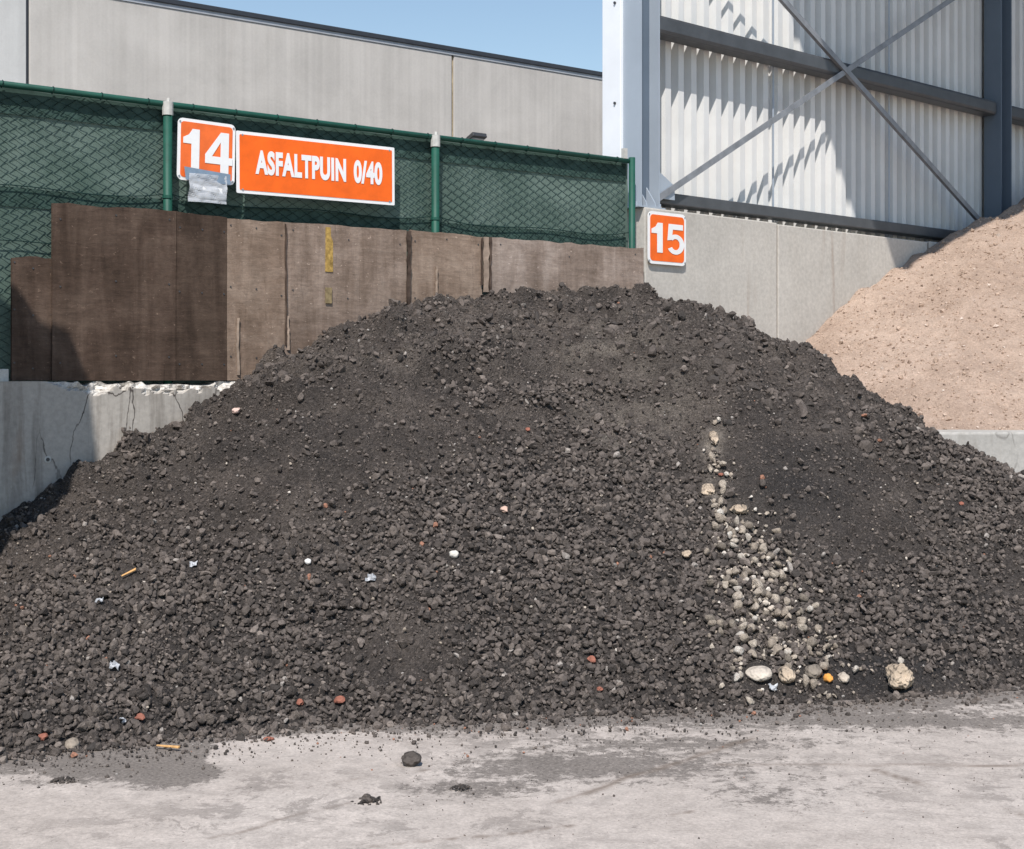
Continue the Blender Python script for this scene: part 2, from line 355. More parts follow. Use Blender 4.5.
# swept slab edge left of the middle: dust stops at a straight line
ex0, ex1 = pxg(222, 730), pxg(178, 806)
side = (GX - ex0[0]) * (ex1[1] - ex0[1]) - (GY - ex0[1]) * (ex1[0] - ex0[0])
dust -= np.where(side < 0, 1, 0) * blob(300, 752, .50, .24, .9)
dust += blob(178, 775, .14, .17, .65)
crk = np.zeros_like(GX)
for a, b_, wd in (((370, 848), (690, 812), .008), ((160, 850), (352, 805), .010), ((560, 800), (760, 735), .02), ((720, 765), (1024, 765), .015), ((880, 770), (1024, 815), .02), ((300, 790), (420, 770), .012)):
    d = seg_d(GX + .02 * noise(GX, GY, 0, 5, 3), GY + .02 * noise(GX, GY, 0, 6, 4), pxg(*a), pxg(*b_)); crk = np.maximum(crk, .8 * np.exp(-(d / wd) ** 2))
crk *= np.clip(.6 + noise(GX, GY, 0, 6, 9), 0, 1)
nx, ny = GX.shape; idx = np.arange(nx * ny).reshape(nx, ny)
quads = lambda idx: np.stack([idx[:-1, :-1], idx[1:, :-1], idx[1:, 1:], idx[:-1, 1:]], -1).reshape(-1, 4)
GZ = np.where((abs(GX) < 6) & (GY > 2) & (GY < 9), .006 * noise(GX, GY, 0, 1.3, 5), 0)
me = fast_mesh('ground', np.stack([GX, GY, GZ], -1).reshape(-1, 3), quads(idx), True)
attr(me, 'dust', np.clip(dust, 0, 1)); attr(me, 'crackline', crk)
tag(mobj('ground', me, M['ground']), 'pale dusty concrete yard floor in front of the heap', None, None, 'structure')

# ------------------------------------------------------------------ building behind the fence
bz = FB.at(600, 72)[1]
b0 = thing('concrete_building', 'long grey concrete panel building with dark roof edge behind the green fence', 'building', FB(-8, 0, 0))
js = [FB.at(28, 60)[0], FB.at(453, 100)[0]]; pitch = js[1] - js[0]
edges = [js[0] - pitch, js[0], js[1], js[1] + pitch, js[1] + 2 * pitch]
for i in range(4):
    MB().fbox(FB, edges[i] + .02, edges[i + 1] - .02, -.25, 0, 0, bz - .13).build('wall_panel', M['facade2' if i == 0 else 'facade'], b0, .012)
MB().fbox(FB, edges[0], edges[4], -12, -.26, 0, bz - .2).build('inner_wall', M['facade2'], b0)
for e in edges[1:4]: MB().fbox(FB, e - .018, e + .018, -.2, -.03, 0, bz - .14).build('joint_seal', M['coping' if e == js[0] else 'joint_pale'], b0)
MB().fbox(FB, edges[0] - .1, edges[4] + .1, -.5, .012, bz - .13, bz - .075).build('roof_trim', M['trim'], b0)
MB().fbox(FB, edges[0] - .1, edges[4] + .1, -12.2, .035, bz - .075, bz).build('roof_edge', M['coping'], b0, .01)
ls, lz = FB.at(472, 141, .3)
lamp = thing('floodlight', 'small dark floodlight fixed to the grey concrete facade above the fence', 'floodlight', FB(ls, 0.0, lz))
c0 = FB(ls, .33, lz); ax = FB(1, 0, 0) - FB(0, 0, 0); nn = FB(0, 1, 0) - FB(0, 0, 0)
fw = (nn * .9 + Vector((0, 0, .35))).normalized(); up = ax.cross(fw).normalized() * -1
def obox(c, hx, hy, hz, x, y, z): return MB().hexa([c + x * sx * hx + y * sy * hy + z * sz * hz for sz in (-1, 1) for sx, sy in ((-1, -1), (1, -1), (1, 1), (-1, 1))])
hs_ = obox(c0, .135, .20, .035, ax, fw, up).build('housing', M['lamp'], lamp, .01)
obox(c0 - up * .038, .11, .15, .006, ax, fw, up).build('glass', M['lens'], hs_)
obox(c0 + up * .04 + fw * .02, .11, .02, .012, ax, fw, up).build('cooling_fin', M['lamp'], hs_)
for s_ in (-.14, .14): MB().fbox(FB, ls + s_ - .008, ls + s_ + .008, 0, .33, lz - .02, lz + .02).build('arm', M['lamp'], lamp)

# ------------------------------------------------------------------ left retaining wall
ZW = 1.60
def grid_wall(name, fr, s0, s1, z0, z1, nfront, step, mat, parent, chipfun):
    S = np.arange(s0, s1 + step / 2, step); Z = np.concatenate([np.arange(z0, z1 - .22, .1), np.linspace(z1 - .2, z1, 18)])
    SS, ZZ = np.meshgrid(S, Z, indexing='ij'); c = chipfun(SS, ZZ)
    N = nfront - .075 * c * (.6 + .6 * noise(SS, ZZ, 0, 18, 2)) - .02 * c * noise(SS, ZZ, 0, 45, 6); ZZ2 = ZZ - c * .035 * np.abs(noise(SS, ZZ, 0, 12, 8)) * (ZZ > z1 - .05)
    P = fr.o[None, None] + SS[..., None] * fr.d + N[..., None] * fr.n
    V = np.concatenate([P, ZZ2[..., None]], -1); a, b = SS.shape
    back = fr.o[None] + S[:, None] * fr.d + (nfront - .32) * fr.n
    BT = np.concatenate([back, np.full((a, 1), z1 - .004)], -1); BB = np.concatenate([back, np.full((a, 1), z0)], -1)
    V = np.concatenate([V, BT[:, None], BB[:, None]], 1); idx = np.arange(a * (b + 2)).reshape(a, b + 2)
    F = quads(idx); F = np.concatenate([F, np.stack([idx[:-1, -1], idx[1:, -1], idx[1:, 0], idx[:-1, 0]], -1)])
    me = fast_mesh(name, V.reshape(-1, 3), F); attr(me, 'chip', np.pad(c, ((0, 0), (0, 2))))
    return mobj(name, me, mat, parent)
sA, sB = FF.at(98, 380, .06)[0], FF.at(235, 380, .06)[0]
def chip(S, Z):
    edge = .045 + .055 * (.5 + .5 * fbm(S, S * 0, 0, 6, 31, 4)) + .03 * noise(S, S * 0, 0, 30, 4)
    amt = np.clip((S - sA + .35) / .3, 0.0, 1) * .9 + .10
    return np.clip((Z - (ZW - edge * amt)) / .012, 0, 1) * np.clip(amt * 1.4 - .1 + .4 * noise(S, Z, 0, 9, 3), 0, 1)
wl = thing('retaining_wall', 'grey cracked concrete retaining wall with crumbling top edge left of the dark heap', 'wall', FF(-4, 0, 0))
sJ = FF.at(-260, 400, .06)[0]; s_end = FF.at(648, 400, .06)[0]
grid_wall('wall_slab', FF, sJ, s_end - .3, 0, ZW, .06, .02, M['wall'], wl, chip)
grid_wall('wall_slab', FF, sJ - 3, sJ - .012, 0, ZW - .004, .06, .04, M['wall'], wl, chip)
ts, tz = FF.at(47.5, 459.5, .06); ring = MB(); n_ = 14
ri = [FF(ts + math.cos(2 * math.pi * k / n_) * .012, .068, tz + math.sin(2 * math.pi * k / n_) * .012) for k in range(n_)]
ro = [FF(ts + math.cos(2 * math.pi * k / n_) * .022, .066, tz + math.sin(2 * math.pi * k / n_) * .022) for k in range(n_)]
ring.add(ri + ro, [(k, (k + 1) % n_, (k + 1) % n_ + n_, k + n_) for k in range(n_)]); ring.build('tie_hole_ring', M['capgrey'], wl)
MB().add([FF(ts + math.cos(2 * math.pi * k / n_) * .012, .064, tz + math.sin(2 * math.pi * k / n_) * .012) for k in range(n_)], [tuple(range(n_))]).build('tie_hole', M['bolt'], wl)
s12 = FF.at(11, 372, .02)[0]
MB().fbox(FF, sJ - 3, s12, -.20, -.02, ZW - .01, ZW + .075).build('upstand', M['capgrey'], wl, .006)

# ------------------------------------------------------------------ boards on the wall
def board(x0, x1, yt0, yt1, n, mat, label, name='plywood_board', th=.022, zbot=ZW + .004, wob=0.011):
    s0, zt0 = FF.at(x0, yt0, n); s1, zt1 = FF.at(x1, yt1, n); k = max(4, int((s1 - s0) / .05)); V = []; F = []
    zs = 14
    for side in (0, 1):
        for i in range(k + 1):
            f = i / k; s = s0 + (s1 - s0) * f
            for j in range(zs + 1):
                g = j / zs; z = zbot + (zt0 + (zt1 - zt0) * f - zbot) * g
                if j == zs: z += .006 * float(noise(s, 0, 0, 9, 5)) + .003 * float(noise(s, 0, 0, 60, 5))
                V.append(FF(s, n - side * th + wob * float(noise(s, z, 0, 1.5, 12)), z))
    L = (k + 1) * (zs + 1); g = lambda i, j, q: q * L + i * (zs + 1) + j
    for i in range(k):
        for j in range(zs):
            F.append((g(i, j, 0), g(i + 1, j, 0), g(i + 1, j + 1, 0), g(i, j + 1, 0))); F.append((g(i, j, 1), g(i, j + 1, 1), g(i + 1, j + 1, 1), g(i + 1, j, 1)))
        F.append((g(i, zs, 0), g(i + 1, zs, 0), g(i + 1, zs, 1), g(i, zs, 1))); F.append((g(i, 0, 0), g(i, 0, 1), g(i + 1, 0, 1), g(i + 1, 0, 0)))
    for j in range(zs):
        F.append((g(0, j, 0), g(0, j + 1, 0), g(0, j + 1, 1), g(0, j, 1))); F.append((g(k, j, 0), g(k, j, 1), g(k, j + 1, 1), g(k, j + 1, 0)))
    bo = tag(MB().add(V, F).build(name, mat), label, 'board', 'plywood boards on the retaining wall')
    for f in (.06, .5, .94):
        for h in (.12, .55, .93):
            s = s0 + (s1 - s0) * f; z = zbot + (zt0 + (zt1 - zt0) * f - zbot) * (h + .03 * math.sin(s * 40)); q = n + wob * float(noise(s, z, 0, 1.5, 12))
            MB().tube([FF(s, q - .002, z), FF(s, q + .004, z)], .006, 6).build('nail', M['bolt'], bo)
    return bo
board(12, 54, 256.5, 257.5, -.022, M['ply_dark'], 'low dark brown plywood board at the far left, half in shadow')
board(52.5, 176, 202.5, 211.5, .004, M['ply_dark'], 'large dark brown scuffed plywood board under the number 14 sign')
board(176.4, 227, 211.5, 217, .002, M['ply_dark2'], 'narrow darkest brown plywood board beside the pale weathered boards')
board(227.3, 285, 218, 222, .0, M['ply_light2'], 'narrow pale weathered board next to the dark plywood, left of yellow mark')
bB = board(285.4, 407, 222, 230.5, .002, M['ply_light'], 'pale weathered board with faded yellow paint mark under the long orange sign')
board(411, 482, 230, 236.5, .0, M['ply_light2'], 'pale brown board between the two torn seams right of the orange sign')
board(490, 643.5, 237, 248.5, .003, M['ply_grey'], 'wide grey-brown weathered board ending at the concrete wall with number 15')
def strip(x, y0, y1, wd, mat, parent=None, n=.012, lean=0):
    s, zt = FF.at(x, y0, n); zb = FF.at(x, y1, n)[1]; k = 10; V = []; F = []
    for j in range(k + 1):
        z = zb + (zt - zb) * j / k; ww = wd * (.8 + .25 * float(noise(j * .7 + x, 0, 0, 1, 3))); ss = s + .006 * float(noise(j, x, 0, .8, 4)) + lean * j / k
        V += [FF(ss - ww, n, z), FF(ss + ww, n + .006, z), FF(ss + ww, n - .01, z), FF(ss - ww, n - .01, z)]
    for j in range(k):
        for q in range(4): F.append((j * 4 + q, j * 4 + (q + 1) % 4, j * 4 + 4 + (q + 1) % 4, j * 4 + 4 + q))
    F += [(3, 2, 1, 0), tuple(k * 4 + q for q in range(4))]
    return MB().add(V, F).build('peeling_strip', mat, parent)
sq = strip(409, 231, 305, .016, M['veneer_dark']); sq.name = 'torn_seam_strip'; tag(sq, 'dark torn seam strip between two pale boards above the heap crest', 'batten', 'seam strips between the boards')
sq = strip(486, 237, 292, .030, M['veneer']); sq.name = 'seam_batten'; tag(sq, 'pale peeling seam batten right of the dark torn seam', 'batten', 'seam strips between the boards')
strip(490.5, 237, 292, .008, M['veneer_dark'], sq, .016)
strip(482, 238, 285, .006, M['veneer_dark'], sq, .018)
s_a, z_a = FF.at(325.5, 227, .008); s_b, z_b = FF.at(333, 272, .008)
sy = MB().fbox(FF, s_a, s_b, .004, .0085, z_b, z_a).build('yellow_mark', M['yellow'], bB)
sy = MB().fbox(FF, s_a, s_b - .008, .004, .0083, z_b - .22, z_b - .11).build('yellow_mark', M['yellow2'], bB); sy.name = 'yellow_mark'; sy['label'] = 'faded yellow paint streak'
for (x, y0, y1, wd, m_) in ((238, 318, 375, .009, 'veneer'), (286, 224, 345, .003, 'veneer_dark'), (288, 316, 350, .008, 'veneer'), (437, 266, 296, .006, 'veneer')):
    strip(x, y0, y1, wd, M[m_], bB, .0085)

# ------------------------------------------------------------------ fence
NP = -.09
zT = np.mean([FF.at(x, y, NP)[1] for x, y in ((0, 84), (300, 121), (600, 157))])
fe = thing('chain_link_fence', 'green chain-link fence with posts and dark green windbreak net above the boards', 'fence', FF(-4, NP, ZW))
sEnd = FF.at(631, 160, NP)[0]; sL = FF.at(0, 84, NP)[0] - 3.2
MB().tube([FF(s, NP, zT) for s in (sL, sEnd)], .020, 10).build('top_rail', M['green'], fe, 0, True)
sp = [FF.at(167, 150, NP)[0], FF.at(434.5, 190, NP)[0]]; sp = [sp[0] - (sp[1] - sp[0])] + sp
for s in sp:
    po = MB().tube([FF(s + .0, NP + .012, 1.0), FF(s, NP + .012, zT - .02)], .030, 12).build('post', M['green'], fe, 0, True)
    c = MB().tube([FF(s, NP + .012, zT - .075), FF(s, NP + .012, zT + .012)], .036, 12); c.tube([FF(s, NP + .018, zT + .01), FF(s + .006, NP + .012, zT + .035)], .012, 8)
    cp = c.build('post_cap', M['capgrey'], po); cp['label'] = 'pale grey post cap'
    c = MB().tube([FF(s, NP + .012, zT - .62), FF(s, NP + .012, zT - .60)], .035, 12).build('post_clip', M['green'], po)
e = sEnd
MB().tube([FF(e, NP + .012, 1.0), FF(e, NP + .012, zT + .03)], .027, 12).build('post', M['green'], fe, 0, True)
MB().fbox(FF, e - .09, e - .055, NP - .02, NP + .02, zT + .015, zT + .1).build('post_cap', M['capgrey'], fe)
# woven wires
pw, ph = .056, .062; z0 = ZW - .1; rows = int((zT - z0) / (ph / 2)); V = []; F = []; kk = int((sEnd - sL) / pw); J = np.arange(rows + 1)
slack0 = FF.at(135, 200, NP)[0]
for k in range(kk):
    sc_ = sL + k * pw + pw / 2; s = sc_ + np.where((J + k) % 2 == 0, -.5, .5) * pw * 1.02; z = z0 + J * ph / 2
    loose = np.clip((slack0 - s) / .25, 0, 1)
    s2 = s + loose * .030 * noise(s, z, 0, 2.6, 21); z2 = z + loose * .035 * noise(s, z, 0, 2.9, 25)
    n = NP - .028 + .004 * np.where((J + k) % 2 == 0, 1, -1) + .004 * noise(s, z, 0, 1.5, 2)
    P = np.concatenate([FF.o + s2[:, None] * FF.d + n[:, None] * FF.n, z2[:, None]], 1); b_ = len(V) * 0
    r = .0024; d3 = np.array([*FF.d, 0]); n3 = np.array([*FF.n, 0])
    ring3 = [P + r * (d3 * math.cos(a) * 1.3 + n3 * math.sin(a)) for a in (R(90), R(210), R(330))]
    base = sum(len(v) for v in V); V.append(np.stack(ring3, 1).reshape(-1, 3))
    i0 = base + np.arange(rows) * 3
    for q in range(3): F.append(np.stack([i0 + q, i0 + (q + 1) % 3, i0 + 3 + (q + 1) % 3, i0 + 3 + q], 1))
o = mobj('wire_mesh', fast_mesh('wire_mesh', np.concatenate(V), np.concatenate(F)), M['wire'], fe); o['kind'] = 'stuff'
# tension wires
for sag, zz in ((.05, .58), (.02, .95)):
    for a, b_ in zip(sp + [], sp[1:] + [sEnd]):
        MB().tube([FF(a + (b_ - a) * t, NP - .018, zT - zz - sag * 4 * t * (1 - t) - .02 * math.sin(9 * t)) for t in np.linspace(0, 1, 14)], .0032, 5).build('tension_wire', M['wire'], fe)
    a = sp[0]; MB().tube([FF(sL, NP - .018, zT - zz), FF(a, NP - .018, zT - zz)], .0032, 5).build('tension_wire', M['wire'], fe)
def net(name, s0, s1, z0, z1, n, mat, amp, dz=.05):
    S = np.linspace(s0, s1, int((s1 - s0) / dz)); Z = np.linspace(z0, z1, max(4, int((z1 - z0) / dz))); SS, ZZ = np.meshgrid(S, Z, indexing='ij')
    N = n + amp * fbm(SS, ZZ, 0, 1.8, 41, 3) + amp * .8 * noise(SS * .4, ZZ, 0, 7, 44)
    ZZ = ZZ + (ZZ > z1 - .03) * .006 * noise(SS, SS * 0, 0, 3, 5)
    P = FF.o + SS[..., None] * FF.d + N[..., None] * FF.n
    return mobj(name, fast_mesh(name, np.concatenate([P, ZZ[..., None]], -1).reshape(-1, 3), quads(np.arange(SS.size).reshape(SS.shape)), True), mat, fe)
net('windbreak_net', sL, sEnd + .01, ZW - .1, zT + .004, NP - .052, M['net'], .006)
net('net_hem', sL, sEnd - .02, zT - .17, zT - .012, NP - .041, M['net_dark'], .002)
net('net_overlap', sL, sEnd - .02, zT - .74, zT - .62, NP - .041, M['net_dark'], .002)
# wire ties on the rail
for s in np.arange(sp[0] - .2, sEnd, .31):
    MB().tube([FF(s + .024 * math.sin(a) * .15, NP + .024 * math.cos(a), zT + .024 * math.sin(a)) for a in np.linspace(0, 2 * math.pi, 9)], .003, 4).build('wire_tie', M['wire'], fe)

# ------------------------------------------------------------------ signs
def rrect(s0, s1, z0, z1, r, k=6):
    P = []
    for cs, cz, a0 in ((s1 - r, z1 - r, 0), (s0 + r, z1 - r, 90), (s0 + r, z0 + r, 180), (s1 - r, z0 + r, 270)):
        P += [(cs + r * math.cos(R(a0 + 90 * i / k)), cz + r * math.sin(R(a0 + 90 * i / k))) for i in range(k + 1)]
    return P
A5 = lambda rx, ry, a0, a1, st: [(.5 + rx * math.cos(R(a)), .33 + ry * math.sin(R(a))) for a in range(a0, a1, st)]
DIG = {'1': [[(0, .64), (0, .78), (.35, .86), (.56, 1), (1, 1), (1, 0), (.5, 0), (.5, .64)]],
       '4': [[(.56, 0), (.86, 0), (.86, 1), (.56, 1)], [(0, .22), (.56, .22), (.56, .40), (.25, .40), (.56, .76), (.56, 1), (0, .43)], [(.86, .22), (1, .22), (1, .40), (.86, .40)]],
       '5': [[(.10, 1), (.93, 1), (.93, .82), (.34, .82), (.305, .635)] + A5(.5, .335, 112, -160, -12) + A5(.235, .185, -150, 145, 12) + [(.29, .475), (.03, .45)]]}
def digit_mesh(txt, wd, ht):
    mb = MB()
    for p in DIG[txt]: mb.prism([(x * wd, y * ht, .0004) for x, y in p], (0, 0, -.0008))
    me = bpy.data.meshes.new('digit'); me.from_pydata(mb.v, [], mb.f); return me, np.array(mb.v)
def text_mesh(txt, wd, ht, bold, space=1.0):
    cu = bpy.data.curves.new('lettering', 'FONT'); cu.body = txt; cu.size = 1; cu.offset = bold; cu.space_character = space; cu.extrude = .004; cu.resolution_u = 6
    ob = bpy.data.objects.new('lettering', cu); COL.objects.link(ob); bpy.context.view_layer.update()
    me = bpy.data.meshes.new_from_object(ob.evaluated_get(bpy.context.evaluated_depsgraph_get()))
    bpy.data.objects.remove(ob); v = np.empty(len(me.vertices) * 3, np.float32); me.vertices.foreach_get('co', v); v = v.reshape(-1, 3)
    lo, hi = v[:, :2].min(0), v[:, :2].max(0); v[:, :2] = (v[:, :2] - lo) / (hi - lo) * [wd, ht]; v[:, 2] *= .1
    return me, v
def sign(name, label, fr, n, tilt, quad, rc, border, mats, texts, group='orange bay signs'):
    (xl, ytl), (xr, ytr), (_, ybl), (_, ybr) = quad
    s0, za = fr.at(xl, ytl, n); s1, zb = fr.at(xr, ytr, n); z1 = (za + zb) / 2; z0 = (fr.at(xl, ybl, n)[1] + fr.at(xr, ybr, n)[1]) / 2
    cz = (z0 + z1) / 2; cs = (s0 + s1) / 2; t = thing(name, label, 'sign', fr(cs, n, z0), group)
    def pt(s, z, d): ds, dz = s - cs, z - cz; return fr(cs + ds * math.cos(tilt) - dz * math.sin(tilt), n + d, cz + ds * math.sin(tilt) + dz * math.cos(tilt))
    def plate(nm, p, d0, d1, m): return MB().prism([pt(a, b, d1) for a, b in p], pt(cs, cz, d0) - pt(cs, cz, d1)).build(nm, m, t)
    plate('plate', rrect(s0, s1, z0, z1, rc), -.006, .0, mats[0])
    cf = plate('colour_field', rrect(s0 + border, s1 - border, z0 + border, z1 - border, max(.008, rc - border * .6)), .0006, .0022, mats[1])
    W_, H_ = s1 - s0, z1 - z0
    for txt, a, b, c, d, bold, space in texts:
        me, v = digit_mesh(txt, (b - a) * W_, (d - c) * H_) if txt in DIG else text_mesh(txt, (b - a) * W_, (d - c) * H_, bold, space); P = [pt(s0 + a * W_ + x, z0 + c * H_ + y, .0048 + z) for x, y, z in v]
        me.vertices.foreach_set('co', np.array(P, np.float32).ravel()); me.update(); lt = mobj('lettering', me, mats[0], cf); lt['label'] = 'white lettering ' + txt
    for a, b in ((.035, .06), (.965, .06), (.035, .94), (.965, .94)):
        q = pt(s0 + a * W_, z0 + b * H_, 0); dn = pt(cs, cz, .004) - pt(cs, cz, 0); MB().tube([q - dn * .1, q + dn], .007, 8).build('screw', M['bracket'], t)
    for a in (.2, .8): plate('bracket', rrect(cs - W_ * .3 if a < .5 else cs + W_ * .2, cs - W_ * .2 if a < .5 else cs + W_ * .3, cz - .02, cz + .02, .005, 1), -.04, -.0065, M['bracket'])
    return t, pt, (s0, s1, z0, z1)
t14, p14, q14 = sign('number_sign', 'orange number 14 sign with rounded corners hanging on the fence', FF, -.02, R(-1.2), ((177.5, 117), (235, 125), (177.5, 178), (235, 187)), .035, .021, (M['white'], M['orange2']),
    [('1', .09, .37, .17, .84, .028, 1), ('4', .47, .95, .17, .84, .028, 1)])
sign('name_sign', 'long orange sign reading ASFALTPUIN 0/40 hanging on the fence', FF, -.005, R(0.3), ((236.5, 128.5), (394.5, 149.5), (236.5, 191), (394.5, 207)), .008, .022, (M['white'], M['orange']),
    [('ASFALTPUIN', .110, .675, .325, .72, .047, 1.08), ('0/40', .725, .915, .325, .72, .044, 1.05)])
sign('number_sign', 'orange number 15 sign with rounded corners on the pale concrete wall', FH, .03, 0, ((648, 210.5), (686, 215), (648, 262.5), (686, 267)), .05, .026, (M['white'], M['orange']),
    [('1', .08, .37, .22, .79, .026, 1), ('5', .48, .94, .21, .79, .026, 1)])
# plastic sleeve over the lower edge of the 14 sign
sv0, zv1 = FF.at(184, 168, .0); sv1, zv0 = FF.at(230, 176, .0); zb = FF.at(207, 203, .0)[1]
sl_ = thing('plastic_sleeve', 'crumpled clear plastic document sleeve with blue-grey strip taped under number 14', 'sleeve', FF(sv0, -.01, zb))
MB().prism([FF(sv0, .004, zv1 + .01), FF(sv1, .004, zv1 - .015), FF(sv1, .004, zv1 - .085), FF(sv0 + .01, .004, zv1 - .075)], (FF(0, .004, 0) - FF(0, 0, 0))).build('seal_strip', M['bluestrip'], sl_)
def mat_film():
    m, nt, b = newmat('clear_film', .12, .8); b.inputs['Base Color'].default_value = (.66, .68, .72, 1)
    tr = nt.nodes.new('ShaderNodeBsdfTransparent'); mx = nt.nodes.new('ShaderNodeMixShader'); mx.inputs[0].default_value = .62
    nt.links.new(tr.outputs[0], mx.inputs[1]); nt.links.new(b.outputs[0], mx.inputs[2]); nt.links.new(mx.outputs[0], nt.nodes['Material Output'].inputs[0]); return m
M['film'] = mat_film()
S, Z = np.meshgrid(np.linspace(sv0 + .035, sv1 - .03, 26), np.linspace(zb, zv1 - .03, 22), indexing='ij')
N = .014 + .010 * fbm(S, Z, 0, 9, 61, 3) + .006 * np.abs(noise(S + Z, Z, 0, 22, 3)); S = S + .02 * (Z - zv1) * np.sign(S - S.mean()) * -1 + .008 * noise(S, Z, 0, 10, 7)
P = FF.o + S[..., None] * FF.d + N[..., None] * FF.n
mobj('film', fast_mesh('film', np.concatenate([P, Z[..., None]], -1).reshape(-1, 3), quads(np.arange(S.size).reshape(S.shape))), M['film'], sl_)
MB().prism([FF(sv0 + .06, .009, zv1 - .10), FF(sv1 - .06, .009, zv1 - .115), FF(sv1 - .06, .009, zv1 - .15), FF(sv0 + .06, .009, zv1 - .13)], (FF(0, .002, 0) - FF(0, 0, 0))).build('paper_insert', M['white'], sl_)

# ------------------------------------------------------------------ wall under the hall
ZH = np.mean([FH.at(x, y, 0)[1] for x, y in ((690, 214.5), (780, 223.5), (900, 235.5))])
hw = thing('bay_wall', 'pale grey concrete bay wall of big panels under the steel hall', 'wall', FH(0, 0, 0))
sw = [FH.at(645, 300)[0], FH.at(778, 300)[0]]; sw += [sw[1] + 2.55, sw[1] + 5.1, sw[1] + 7.65]
for i in range(4): MB().fbox(FH, sw[i] + (.012 if i else 0), sw[i + 1] - .012, -.30, 0 - (.006 if i == 1 else 0), 0, ZH - (.01 if i == 1 else 0)).build('concrete_panel', M['hallwall'], hw, .01)
for i in (1, 2, 3): MB().fbox(FH, sw[i] - .0115, sw[i] + .0115, -.28, -.018, 0, ZH - .02).build('joint_seal', M['joint'], hw)

# ------------------------------------------------------------------ steel hall
hall = thing('steel_hall', 'open steel hall with corrugated white cladding and cross braces above the bay wall', 'hall', FH(0, -.2, ZH))
ZR = 9.5
sc = FH.at(641, 200, -.03)[0]; cw = .235
def column(s, mat, z0):
    for q in (0, cw - .014): MB().fbox(FH, s + q, s + q + .014, -.235, -.03, z0, ZR - .2).build('column_flange', mat, hall)
    MB().fbox(FH, s + .0145, s + cw - .0145, -.150, -.138, z0, ZR - .2).build('column_web', M['steel_blue'], hall)  # web coloured darker to stand in for the flange's shade
column(sc, M['steel'], ZH + .012); s2 = FH.at(1001, 150, -.03)[0]; column(s2, M['steel_blue'], ZH + .012); column(s2 + (s2 - sc), M['steel_blue'], ZH + .012)
for s in (sc, s2): MB().fbox(FH, s - .05, s + cw + .05, -.27, -.012, ZH + .001, ZH + .012).build('base_plate', M['steel'], hall)
for q in (.06, .17):
    MB().prism([FH(sc + q, -.128, ZH + .013), FH(sc + q, -.02, ZH + .013), FH(sc + q, -.03, ZH + .05), FH(sc + q, -.128, ZH + .19)], FH(.01, 0, 0) - FH(0, 0, 0)).build('gusset', M['steel'], hall)
for q in (-.03, cw + .03): MB().tube([FH(sc + q, -.06, ZH + .0125), FH(sc + q, -.06, ZH + .05)], .012, 6).build('anchor_bolt', M['steel'], hall)
# white corner flashing
MB().fbox(FH, sc - .03, sc + .02, -.455, -.236, 1.2, ZR).build('corner_flashing', M['cladwhite'], hall, .006)
for y in (4, 104, -90):
    s_, z_ = FH.at(619.5, y, -.3); o = MB().tube([FH(sc - .031, -.30, z_), FH(sc - .042, -.30, z_)], .012, 8).build('screw', M['bolt'], hall)
# corrugated sheets
NS = -.36; pit = .172; dp = .082
ss = [sc + .16, FH.at(766, 120, NS)[0], FH.at(882, 120, NS)[0]]; dS = ss[2] - ss[1]; ss += [ss[2] + dS, ss[2] + 2 * dS, ss[2] + 3 * dS]
for a, b_ in zip(ss[:-1], ss[1:]):
    prof = []; s = a
    while s < b_:
        for ds, n in ((0, 0), (.056, 0), (.078, dp), (.150, dp), (pit, 0)):
            if s + ds <= b_ + 1e-6 and (not prof or s + ds > prof[-1][0] + 1e-4): prof.append((s + ds, n))
        s += pit
    V = []; n = len(prof)
    for z in (ZH - .3, ZR): V += [FH(p, NS + q, z) for p, q in prof]
    for z in (ZH - .3, ZR): V += [FH(p, NS + q - .004, z) for p, q in prof]
    F = [(i, i + 1, i + 1 + n, i + n) for i in range(n - 1)] + [(2 * n + i, 3 * n + i, 3 * n + i + 1, 2 * n + i + 1) for i in range(n - 1)] + [(0, n, 3 * n, 2 * n), (n - 1, 3 * n - 1, 4 * n - 1, 2 * n - 1)]
    MB().add(V, F).build('cladding_sheet', M['sheet'], hall)
for e in ss[1:-1]: MB().fbox(FH, e - .012, e + .012, NS + .083, NS + .089, ZH - .2, ZR).build('joint_strip', M['steel'], hall, .004)
# rails
def rail(pts, n0, n1, mat, name, s0=None, s1=None, dz=0):
    z = [np.mean([FH.at(x, y, n1)[1] for x, y in p]) for p in pts]
    return MB().fbox(FH, s0, s1, n0, n1, min(z) + dz, max(z) + dz).build(name, mat, hall, .03 if name == 'wall_rail' else .01)
s_in = sc + cw + .002
rr = (((670, 17), (960, 91)), ((670, 37), (960, 104)))
for a, b_ in ((s_in, s2 - .005), (s2 + cw + .005, s2 + 4.9)):
    rail(rr, NS + .09, -.07, M['girt'], 'wall_rail', a, b_); rail(rr, NS + .09, -.07, M['girt'], 'wall_rail', a, b_, 2.9)
    rail((((665, 190), (940, 230)), ((665, 202.5), (940, 239))), NS + .09, -.10, M['girt'], 'base_rail', a, b_)
